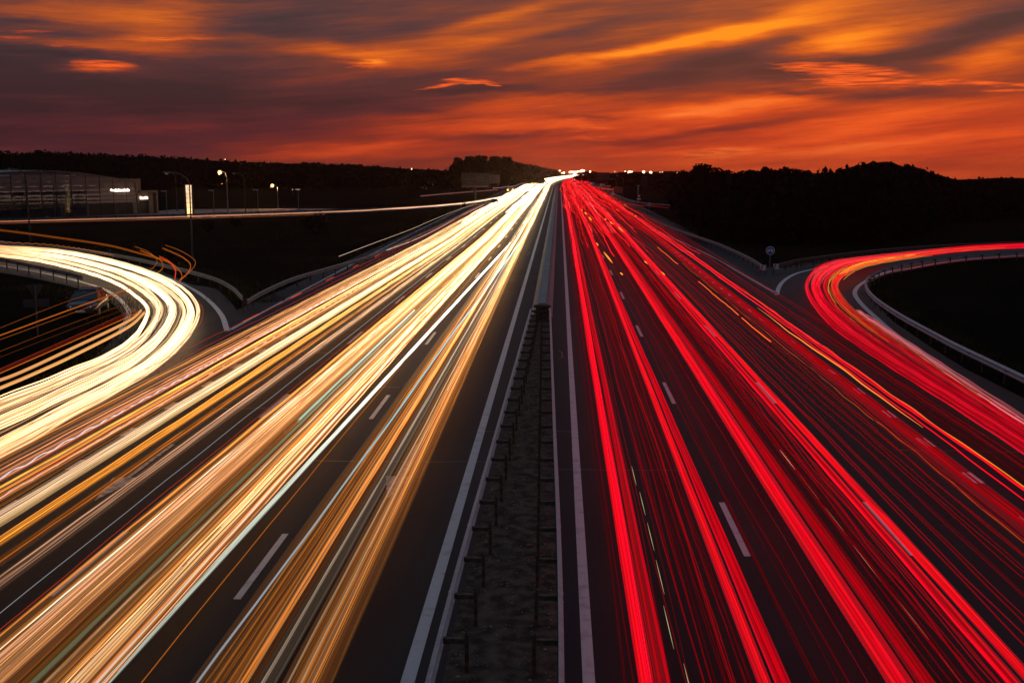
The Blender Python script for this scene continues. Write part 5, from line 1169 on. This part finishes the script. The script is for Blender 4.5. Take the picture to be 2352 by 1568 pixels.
# ------------------------------------------------------------------ red tail light trails
GRD = 'red tail light trails of the right carriageway'; SIDE = 1
REDS = [(1, .002, .014), (1, .004, .022), (.9, .002, .010), (1, .008, .012)]
def red_band(T, s0, s1, f0, f1, n, bright=1.0, halo=1, rad=.010, y0=8, y1=900, near=None, far=(1, .010, .022), fd=.12, z=(.7, .95), bounce=.012, drift=.012):
    for k in range(halo):
        q = (k + .5) / halo; Y, P = lane_path(s0 + (s1 - s0) * q, f0 + (f1 - f0) * q, .8, rs, .008, .004, y0, y1, fd)
        T.strand(P, abs(s1 - s0) * S / halo * .60 * (1 + Y / 900), tint(Y, near or REDS[0], far) * interp(Y, RED_GAIN)[:, None] * bright * .22, 0.0, 6, .35)
    for k in range(n):
        q = np.clip(rs.normal(.5, .28), -.1, 1.1); nr = near or REDS[rs.integers(0, 4)]
        Y, P = lane_path(s0 + (s1 - s0) * q, f0 + (f1 - f0) * np.clip(q + rs.normal() * .25, -.3, 1.3), rs.uniform(*z), rs, drift, bounce, y0, y1, fd)
        T.strand(P, rad * rs.uniform(.5, 1.6) * (1 + Y / 70), tint(Y, nr, far) * interp(Y, RED_GAIN)[:, None] * bright * rs.choice([.5, .8, 1.1]), .8)
def rtrail(label, bands, group=GRD):
    T = Trail()
    for kw in bands: red_band(T, **kw)
    return T.build('tail_light_trail', label, 'light trail', group)
rtrail('broad bright red trail nearest the median, leftmost of the right carriageway', [dict(s0=.160, s1=.188, f0=.17, f1=.20, n=13, bright=1.1, halo=2)])
rtrail('narrower dim red trail hugging the one nearest the median', [dict(s0=.198, s1=.220, f0=.215, f1=.235, n=9, bright=.5, halo=1)])
rtrail('left strand of the bright red trail pair left of the long white dash', [dict(s0=.390, s1=.414, f0=.43, f1=.45, n=11, bright=.95, halo=2)])
rtrail('right strand of the bright red trail pair left of the long white dash', [dict(s0=.428, s1=.450, f0=.455, f1=.475, n=9, bright=.62, halo=1)])
rtrail('broadest bright red trail in the middle lane of the right carriageway', [dict(s0=.640, s1=.685, f0=.69, f1=.73, n=15, bright=1.1, halo=2)])
rtrail('dimmer red trail on the right side of the broadest red trail', [dict(s0=.700, s1=.728, f0=.735, f1=.765, n=8, bright=.45, halo=1)])
rtrail('left strand of the red trail pair over the third lane dashes', [dict(s0=.872, s1=.894, f0=.91, f1=.94, n=9, bright=.7, halo=1)])
rtrail('right strand of the red trail pair over the third lane dashes', [dict(s0=.908, s1=.935, f0=.95, f1=.985, n=10, bright=.9, halo=2)])
def faint(label, lo, hi, n, b, y0=8, y1=600, fd=.16, near=None, bounce=.015):
    T = Trail()
    for k in range(int(n * .75 + .5)):
        s_ = rs.uniform(lo, hi); f_ = s_ * 1.04 + rs.normal() * .04; nr = near or REDS[rs.integers(0, 4)]; Y, P = lane_path(s_, f_, rs.uniform(.6, 1.1), rs, .03, bounce, y0 * rs.uniform(.9, 1.5) if y0 > 8 else 8, y1 * rs.uniform(.6, 1.3), fd)
        T.strand(P, .0065 * rs.uniform(.6, 1.6) * (1 + Y / 60), tint(Y, nr, (1, .010, .014)) * interp(Y, RED_GAIN)[:, None] * b * .36 * rs.uniform(.35, 1.5), .5)
    T.build('tail_light_trail', label, 'light trail', GRD)
faint('few hair thin dark red trails between the median and the first bright trail', .10, .15, 4, .28)
faint('cluster of thin dark red trails right of the first bright red trail', .225, .33, 16, .30)
faint('wavy thin red trails left of the pair beside the long white dash', .335, .385, 10, .42, bounce=.03)
faint('thin red trails around the long white dash', .46, .62, 8, .30)
faint('thin dark red trails right of the broadest red trail', .73, .80, 14, .34)
faint('wavy thin red trails left of the third lane dashes', .80, .87, 12, .45, bounce=.03)
faint('scattered thin red trails in the empty outer lane', .97, 1.16, 12, .42)
faint('denser thin red trails left of the short lane dashes', 1.16, 1.32, 15, .6)
rtrail('soft wide dark red trail over the short lane dashes', [dict(s0=1.27, s1=1.33, f0=1.33, f1=1.39, n=7, bright=.3, halo=2)])
faint('bright thin red trails beyond the short lane dashes', 1.34, 1.46, 6, 2.2)
faint('faint dark red trails on the outermost lane before the slip road', 1.48, 1.66, 10, .3)
T = Trail(); Y, P = lane_path(1.455, 1.47, .8, rs, .03, .02, 14, 70); T.strand(P, .011 * (1 + Y / 120), tint(Y, (.9, .26, .01), (1, .06, .02), 26, 44), .85); T.build('tail_light_trail', 'thin yellow orange trail among the outer red trails', 'light trail', GRD)
T = Trail(); Y, P = lane_path(1.385, 1.40, .8, rs, .03, .02, 33, 62); T.strand(P, .030 * np.sin(np.linspace(.15, 3.0, len(Y))), np.array((1, .22, .03)) * 1.1, .85); T.build('tail_light_trail', 'orange streak fading out over the short lane dashes', 'light trail', GRD)
T = Trail(); Y, P = lane_path(1.235, 1.26, .8, rs, .02, .03, 12, 90); T.strand(P, .008 * (1 + Y / 90), np.array((.32, .06, .01)), .8); T.build('tail_light_trail', 'thin wavy orange brown trail left of the short lane dashes', 'light trail', GRD)
for i, (a_, b_) in enumerate([(58, 75), (88, 108), (49, 57)]):
    T = Trail(); Y, P = lane_path(1.20, 1.20, .85, rs, .0, .02, a_, b_); T.strand(P, .026, np.array((1, .13, .02)), .85); T.build('tail_light_trail', ['orange part of a red trail halfway up the outer lanes', 'farther orange part of a red trail up the outer lanes', 'nearer orange part of a red trail in the outer lanes'][i], 'light trail', GRD)
# dense weaving part in the distance
T = Trail()
for k in range(80):
    s_ = rs.uniform(.12, 1.55); y0 = rs.uniform(95, 230); Y, P = lane_path(s_, s_ + rs.normal() * .05, rs.uniform(.6, 1.2), rs, .06, .02, y0, rs.uniform(260, 800), .38)
    T.strand(P, .012 * rs.uniform(.6, 1.5) * (1 + Y / 80), np.array((1, .012, .016)) * interp(Y, RED_GAIN)[:, None] * rs.uniform(.25, .9), .75)
for s_ in (.19, .46, .72, .80, .97):
    for k in range(3):
        Y, P = lane_path(s_, s_ + .012 * k, .8, rs, .02, .01, 130, 700, .25); T.strand(P, .02 * (1 + Y / 90), tint(Y, (1, .03, .04), (1, .10, .09), 120, 260) * interp(Y, RED_GAIN)[:, None], .8)
T.build('tail_light_trail', 'tangle of weaving red trails filling the far end of the right carriageway', 'light trail', GRD)
# indicator flashes
FL = [(A4(300, 1065), A4(392, 1180)), (A4(452, 805), A4(522, 865)), (A4(365, 750), A4(415, 783)), (A4(100, 650), A4(122, 675)), (A4(145, 698), A4(172, 738)), (A4(722, 1160), A4(785, 1200)), (A4(890, 1270), A4(940, 1305)), (A4(472, 1280), A4(500, 1306)), (A4(222, 970), A4(246, 1000)), (A4(310, 718), A4(332, 730)), (A4(60, 622), A4(78, 634))]
for a_, b_ in FL:
    T = Trail(); p, q = G(*a_, .85), G(*b_, .85); P = np.stack([np.linspace(p[i], q[i], 8) for i in range(3)], 1); L_ = np.linspace(.15, math.pi - .15, 8); T.strand(P, .00062 * p.y * np.sin(L_) + .004, (1.6, .40, .03), .95, 6)
    T.build('indicator_flash', 'short amber dash of a blinking indicator over the red trails', 'light dash', 'amber indicator dashes over the red trails')
T = Trail()
for k in range(30):
    y = 170 + k * 4.2 + rs.uniform(-1, 1); s_ = rs.choice([1.02, 1.16, 1.34, 1.48]); X = s_ * S + float(bend(y)); P = np.array([[X, y, .9], [X, y + .6, .9], [X, y + 1.2, .9]]); T.strand(P, .055, (1.8, .5, .06), .95, 6)
T.build('indicator_flash', 'dotted rows of tiny amber flashes far up the outer red lanes', 'light dash', GRD)
# thin white glints of reflected light, drawn as self-glowing strands, not lamp paths
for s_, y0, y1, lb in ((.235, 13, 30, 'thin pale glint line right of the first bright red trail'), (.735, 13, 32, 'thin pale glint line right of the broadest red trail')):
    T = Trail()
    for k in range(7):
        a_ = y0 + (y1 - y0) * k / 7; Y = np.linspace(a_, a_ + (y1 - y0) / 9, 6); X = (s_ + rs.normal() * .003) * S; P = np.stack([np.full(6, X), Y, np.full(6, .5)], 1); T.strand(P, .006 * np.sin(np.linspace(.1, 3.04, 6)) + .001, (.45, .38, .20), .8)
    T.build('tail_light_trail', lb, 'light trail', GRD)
# red trails leaving to the right far away
T = Trail()
EX = [B4(540, 335), B4(700, 360), B4(830, 400), B4(930, 455), B4(1120, 495), B4(1320, 520)]
for k in range(3): P = catmull([G(x, y + k * .6, .8) for x, y in EX], 60); T.strand(P, .06, np.array((.8, .05, .03)) * .7, .8)
T.build('tail_light_trail', 'thin red trail leaving to the right past the white boards', 'light trail', GRD)
T = Trail()
EX = [B4(330, 385), B4(560, 470), B4(760, 545), B4(960, 630), B4(1200, 760), B4(1460, 850), B4(1800, 910), B4(2150, 960), B1(640, 1225), B1(1000, 1265), B1(1300, 1300), B1(1660, 1305)]
for k in range(9):
    o = rs.uniform(-6, 8); P = catmull([G(x, y + o * .12 * (1 - .5 * i / 11), .8) for i, (x, y) in enumerate(EX)], 90); t = np.linspace(0, 1, 90)[:, None]
    T.strand(P, .045, np.array((1, .02, .025)) * (1.3 * np.exp(-((t - .55) / .22) ** 2) + .22 * (1 - t) + .05), .75)
T.build('tail_light_trail', 'red trails turning off to the right below the give way sign', 'light trail', GRD)

# ------------------------------------------------------------------ slip road trails
def ramp_curves(A, B, z, n=170):
    a = catmull([G(x, y, z) for x, y in A], n); b = catmull([G(x, y, z) for x, y in B], n); return a, b
LTO = [(-330, 545), (-150, 554), (0, 566), (120, 574), (230, 592), (330, 620), (400, 650), (440, 680), (456, 712), (446, 748), (415, 792), (360, 842), (280, 893), (180, 947), (90, 1000), (0, 1050), (-130, 1122), (-300, 1215)]
LTI = [(-330, 560), (-150, 572), (0, 588), (100, 602), (200, 627), (270, 654), (315, 684), (336, 708), (331, 737), (305, 777), (250, 817), (170, 851), (80, 888), (0, 918), (-130, 968), (-300, 1035)]
la, lb_ = ramp_curves(LTO, LTI, .65)
GLS = 'white and golden headlight trails on the left slip road'
def ramp_strand(T, a, b, u0, u1, t0, t1, r, col, alpha, z=0.0, wig=.0, lam=30, n=4, flat=1.0):
    N = len(a); i0, i1 = int(t0 * (N - 1)), max(int(t0 * (N - 1)) + 4, int(t1 * (N - 1))); i = np.arange(i0, i1 + 1) if i1 < N else np.arange(i0, N); t = i / (N - 1)
    u = u0 + (u1 - u0) * (.5 - .5 * np.cos(math.pi * t)) + wig * np.sin(t * lam + u0 * 9)
    P = a[i] * (1 - u[:, None]) + b[i] * u[:, None]; P[:, 2] += z + .012 * np.sin(t * 160 + u0 * 30)
    c = col(t) if callable(col) else col
    T.strand(P, r, c, alpha, n, flat); return P
def lcol(nr, b):
    """hot white through the bend, where the headlamps point at the camera, golden at both ends"""
    def f(t):
        e = (1 / (1 + np.exp(-(t - .24) * 28)) * 1 / (1 + np.exp((t - .97) * 14)))[:, None]
        return (np.array(nr) * (1 - e * .85) + np.array((1, .70, .38)) * e * .85) * (b * (.5 + 1.55 * e))
    return f
def ltrail(label, u0, u1, v0, v1, n, b, hal=2, t0=0.0, t1=1.0, near=None, rad=.012):
    T = Trail()
    for k in range(hal): q = (k + .5) / hal; ramp_strand(T, la, lb_, u0 + (u1 - u0) * q, v0 + (v1 - v0) * q, t0, t1, .12, lcol(near or OR[k % 3], b * .28), 0.0, 0, .006, 30, 6, .4)
    for k in range(n):
        q = np.clip(rs.normal(.5, .28), -.1, 1.1); ramp_strand(T, la, lb_, u0 + (u1 - u0) * q, v0 + (v1 - v0) * np.clip(q + rs.normal() * .15, -.1, 1.1), max(0, t0 + rs.uniform(0, .04)), min(1, t1 - rs.uniform(0, .04)), rad * rs.uniform(.6, 1.7), lcol(near or OR[rs.integers(0, 5)], b * rs.choice([.5, .9, 1.5])), .75, rs.uniform(-.1, .2), .008, rs.uniform(12, 40))
    T.build('headlight_trail', label, 'light trail', GLS)
ltrail('outermost golden trail on the left slip road, swinging widest round the bend', -.02, .02, -.02, .03, 7, .62, 1)
ltrail('broad white trail next to the outer side of the left slip road bend', .12, .21, .09, .21, 15, 1.2, 2)
ltrail('broadest white trail in the middle of the left slip road bend', .42, .54, .44, .57, 20, 1.3, 3)
ltrail('white trail on the inner side of the left slip road bend', .75, .80, .76, .80, 7, 1.0, 1)
ltrail('single thin white trail innermost on the left slip road bend', .985, 1.005, .975, .99, 5, 1.4, 1)
ltrail('golden trail crossing from the outer to the inner side of the left slip road', .24, .31, .80, .88, 9, .55, 1, .3, 1.0)
ltrail('golden trail crossing from the inner to the outer side of the left slip road', .66, .72, .14, .20, 9, .6, 1, 0, 1.0)
ltrail('faint orange veil of trails on the lower part of the left slip road', .35, .95, .4, 1.0, 22, .20, 2, .66, 1.0)
ltrail('pinkish trails on the upper part of the left slip road', .2, .8, .2, .8, 18, .5, 1, 0, .30, (1, .50, .34))
T = Trail(); i = np.arange(8, 110); a_ = la[i] * 1.03 - lb_[i] * .03; a_ = np.stack([np.interp(np.linspace(0, len(a_) - 1, 700), np.arange(len(a_)), a_[:, k]) for k in range(3)], 1)[:420]; a_[:, 2] += .55 + -.12 + .05 * np.sin(np.arange(420) * .52); T.strand(a_, .014, np.array((1, .28, .04)) * .7, .85); T.build('headlight_trail', 'thin wavy orange trail along the outer side of the left slip road', 'light trail', GLS)
def freeline(name, label, pts, z, r, col, group, jitter=1, al=.8, spread=.8, cat='light trail'):
    T = Trail()
    for k in range(jitter):
        P = catmull([G(x, y + (k - (jitter - 1) / 2) * spread, z) for x, y in pts], 70); T.strand(P, r, col, al, 5)
    return T.build(name, label, cat, group)
ORG = np.array((1, .22, .02))
freeline('headlight_trail', 'long thin dark orange trail high over the left slip road, coming from the far left', [A6(*p) for p in [(-300, 70), (0, 95), (500, 160), (1000, 235), (1300, 310), (1560, 385), (1680, 465), (1712, 530), (1690, 580)]], 3.0, .015, ORG * .24, GLS, 3, .8, 1.6)
freeline('headlight_trail', 'small hooked orange trail, outermost loop beside the tall lamp post', [A6(*p) for p in [(1555, 235), (1700, 290), (1800, 350), (1828, 374), (1839, 400), (1828, 435), (1795, 475), (1745, 525), (1690, 575), (1640, 632)]], 3.2, .012, ORG * .38, GLS)
freeline('headlight_trail', 'double brownish hook just inside the outermost orange loop', [A6(*p) for p in [(1530, 265), (1690, 335), (1770, 390), (1792, 425), (1788, 460), (1755, 510), (1690, 565)]], 3.2, .012, ORG * .35, GLS, 2, .7, 2)
freeline('headlight_trail', 'small orange hook starting at the left above the white trails', [A6(*p) for p in [(1268, 248), (1380, 290), (1450, 340), (1476, 375), (1475, 405), (1450, 440), (1410, 470)]], 3.0, .011, ORG * .45, GLS)
freeline('headlight_trail', 'bright orange hook between the two groups of orange loops', [A6(*p) for p in [(1320, 285), (1450, 340), (1510, 380), (1531, 415), (1530, 450), (1510, 475), (1480, 495)]], 3.0, .012, ORG * .4, GLS, 2, .8, 1)
freeline('headlight_trail', 'red hook under the bright orange hook', [A6(*p) for p in [(1500, 345), (1600, 400), (1650, 470), (1645, 550)]], 3.0, .016, np.array((1, .07, .02)) * .7, GLS, 2, .8, 3)
freeline('headlight_trail', 'dark red arc just outside the left slip road bend', [A6(*p) for p in [(1860, 760), (1885, 840), (1870, 900), (1820, 980)]], .7, .014, np.array((1, .06, .02)) * .6, GLS)
freeline('headlight_trail', 'thin orange arc outside the dark red arc of the bend', [A6(*p) for p in [(1880, 780), (1910, 850), (1890, 960), (1800, 1060), (1700, 1180)]], .7, .010, ORG * .35, GLS)
DL = [('uppermost thin orange line crossing in front of the parked car', [(-300, 1140), (0, 1015), (620, 770), (1150, 600)], ORG * .42, 1), ('thick double orange line crossing the bonnet of the parked car', [(-300, 1195), (0, 1085), (640, 850), (1250, 632)], ORG * .75, 3), ('thin orange line below the double one on the parked car', [(-300, 1235), (0, 1125), (640, 890), (1300, 650)], ORG * .55, 1),
      ('dim orange line passing under the parked car nose', [(-300, 1350), (0, 1235), (640, 985), (1350, 730)], ORG * .30, 1), ('faintest orange line below the parked car', [(-300, 1410), (0, 1290), (640, 1040), (1250, 810)], ORG * .15, 1), ('thin red line across the dark verge at lower left', [(-300, 1520), (0, 1400), (640, 1120), (1280, 835)], np.array((1, .10, .03)) * .55, 1),
      ('second thin dark red line across the dark verge at lower left', [(-300, 1540), (0, 1418), (640, 1140), (1290, 850)], np.array((.8, .05, .03)) * .45, 1), ('bright thin orange line across the dark verge at lower left', [(-300, 1560), (0, 1440), (640, 1160), (1300, 870)], ORG * 1.0, 2)]
for lb, pts, cl, n in DL: freeline('headlight_trail', lb, [A6(*p) for p in pts], 2.2, .010, cl * .45, GLS, n, .8, .9)
for i, (pts, r, cl) in enumerate([([(-200, 1560), (130, 1458), (640, 1225), (1200, 955), (1330, 850)], .07, (.75, .32, .10)), ([(0, 1580), (290, 1458), (700, 1270), (1200, 1010), (1360, 870)], .06, (1.0, .45, .13))]):
    T = Trail()
    for k in range(7): P = catmull([G(*A6(x, y + (k - 3) * 3.5), 1.6) for x, y in pts], 70); T.strand(P, .022, np.array(cl) * rs.uniform(.3, .8), .6)
    T.build('headlight_trail', ['soft brown gold band left of the white slip road trails', 'second soft golden band left of the white slip road trails'][i], 'light trail', GLS)

RTO = [A7(*p) for p in [(3000, 146), (2352, 168), (1900, 190), (1500, 232), (1000, 285), (720, 325), (560, 400), (495, 500), (510, 600), (585, 720), (725, 870), (950, 1035), (1250, 1230), (1600, 1450), (1900, 1640), (2300, 1900), (2700, 2160)]]
RTI = [A7(*p) for p in [(3000, 172), (2352, 196), (1800, 228), (1300, 292), (1000, 352), (850, 430), (785, 510), (805, 600), (905, 730), (1100, 875), (1350, 1045), (1700, 1280), (2050, 1510), (2352, 1705), (2700, 1930), (3000, 2125)]]
ra, rb = ramp_curves(RTO, RTI, .8)
GRS = 'red and orange tail light trails on the right slip road'
def rcol(c, b, gold=0):
    def f(t):
        e = np.exp(-((t - .45) / .2) ** 2)[:, None]; g = np.clip(1 - (t - .45) * 1.2, .6, 1)[:, None] if not gold else 1
        return np.array(c) * b * (.75 + .45 * e) * g
    return f
def rramp(label, u0, u1, v0, v1, n, b, hal=2, t0=0., t1=1., c=(1, .003, .018), rad=.012, hr=.14):
    T = Trail()
    for k in range(hal): q = (k + .5) / hal; ramp_strand(T, ra, rb, u0 + (u1 - u0) * q, v0 + (v1 - v0) * q, t0, t1, hr, rcol(c, b * .28), 0.0, 0, .004, 30, 6, .4)
    for k in range(n):
        q = np.clip(rs.normal(.5, .28), -.1, 1.1); cc = np.array(c) * rs.uniform(.6, 1.2) + (np.array((0, .006, .012)) * rs.random() if c[1] < .05 else 0)
        ramp_strand(T, ra, rb, u0 + (u1 - u0) * q, v0 + (v1 - v0) * np.clip(q + rs.normal() * .15, -.1, 1.1), min(.9, t0 + rs.uniform(0, .05)), max(.1, t1 - rs.uniform(0, .05) * (t1 < 1)), rad * rs.uniform(.6, 1.6), rcol(cc, b * rs.choice([.6, .9, 1.2])), .75, rs.uniform(-.1, .2), .008, rs.uniform(12, 40))
    T.build('tail_light_trail', label, 'light trail', GRS)
rramp('outermost single red trail swinging widest round the right slip road bend', -.06, .03, -.05, .02, 12, .85, 1)
rramp('broad solid red trail along the outer half of the right slip road', .14, .32, .12, .38, 24, 1.0, 3, hr=.12)
rramp('red trail in the middle of the right slip road', .44, .52, .52, .60, 12, .6, 1)
rramp('broad red trail along the inner half of the right slip road', .72, .88, .76, .92, 16, .8, 2)
rramp('orange and yellow trail weaving through the inner side of the right bend', .70, .92, .60, .72, 7, .8, 0, .12, .8, (1, .13, .015))
rramp('yellow glints at the tightest part of the right slip road bend', .78, 1.0, .82, 1.0, 9, 1.1, 0, .24, .50, (1, .38, .03))
rramp('orange trail at the inner edge of the lower right slip road', .80, .92, .82, .94, 7, .7, 0, .45, .95, (1, .15, .015))
rramp('pink trail lying on the white line of the lower right slip road', .97, 1.03, 1.03, 1.10, 14, .9, 2, .68, 1.0, (1, .20, .22))
rramp('thin bright yellow trail down the middle of the right slip road', .60, .61, .62, .63, 2, .8, 0, .4, .85, (1, .48, .05))
rramp('fan of fine pink red trails at the turn of the right slip road', .0, .6, .05, .5, 20, .6, 0, .2, .58, (1, .10, .09))
rramp('thin faint red trails outside the right slip road on the far side', -.25, -.05, -.3, -.1, 5, .25, 0, 0, .5)

# ------------------------------------------------------------------ branch road trails
GB = 'light trails along the branch road on the left'
T = Trail()
for k in range(26):
    o = rs.normal() * .5; P = catmull([G(x, y + o * (.6 + .9 * i / 11), .7) for i, (x, y) in enumerate(BR)], 140); t = np.linspace(0, 1, 140)[:, None]
    P[:, 2] += .03 * np.sin(np.arange(140) * rs.uniform(.3, .9))
    T.strand(P, (.02 + .03 * t[:, 0]) * rs.uniform(.6, 1.3), (np.array((1, .25, .09)) * (1 - t) ** 2 + np.array((1, .70, .45)) * (1 - (1 - t) ** 2)) * (.55 + 3.2 * np.clip((t - .25) / .55, 0, 1)) * rs.uniform(.5, 1.1), .8)
T.build('headlight_trail', 'orange to white trail of the branch road crossing behind the left field', 'light trail', GB)
freeline('headlight_trail', 'thin orange line just under the branch road trail', [(x, y + 4.2 + .2 * i) for i, (x, y) in enumerate(BR[:6])], .3, .02, np.array((1, .25, .07)) * .35, GB)
freeline('headlight_trail', 'long thin white trail above the left verge guardrail', [A8(*p) for p in [(765, 547), (1000, 458), (1250, 365), (1400, 300), (1550, 240), (1690, 190)]], 1.0, .017, np.array((1, .72, .5)) * .7, GB)
freeline('headlight_trail', 'thin white trail just below the left verge guardrail', [A8(*p) for p in [(975, 546), (1150, 482), (1300, 425), (1450, 350), (1600, 268), (1740, 200)]], .6, .020, np.array((1, .8, .6)) * .9, GB)
freeline('headlight_trail', 'faint pinkish double line behind the billboard post', [B2(*p) for p in [(-400, 850), (0, 812), (400, 778), (800, 745), (1270, 712), (1420, 707)]], 1.2, .03, np.array((.9, .34, .26)) * .3, GB, 2, .7, 1.4)
freeline('headlight_trail', 'thin violet line over the van on the left shoulder', [B2(*p) for p in [(1300, 668), (1560, 640), (1800, 615), (1900, 580), (2000, 552), (2090, 545)]], 2.2, .045, np.array((.75, .36, .50)) * .6, GB)

# ------------------------------------------------------------------ air
def haze(density):
    mt = bpy.data.materials.new('haze'); mt.use_nodes = True; nt = mt.node_tree; nt.nodes.clear()
    v = nt.nodes.new('ShaderNodeVolumePrincipled'); v.inputs['Color'].default_value = (1.0, .7, .5, 1); v.inputs['Density'].default_value = density; v.inputs['Anisotropy'].default_value = .88
    out = nt.nodes.new('ShaderNodeOutputMaterial'); nt.links.new(v.outputs[0], out.inputs['Volume'])
    mb = MB(); mb.box((0, 2800, -80), (8100, 6500, 240)); o = mb.build('haze', mt); tag(o, kind='stuff')
haze(.0001)
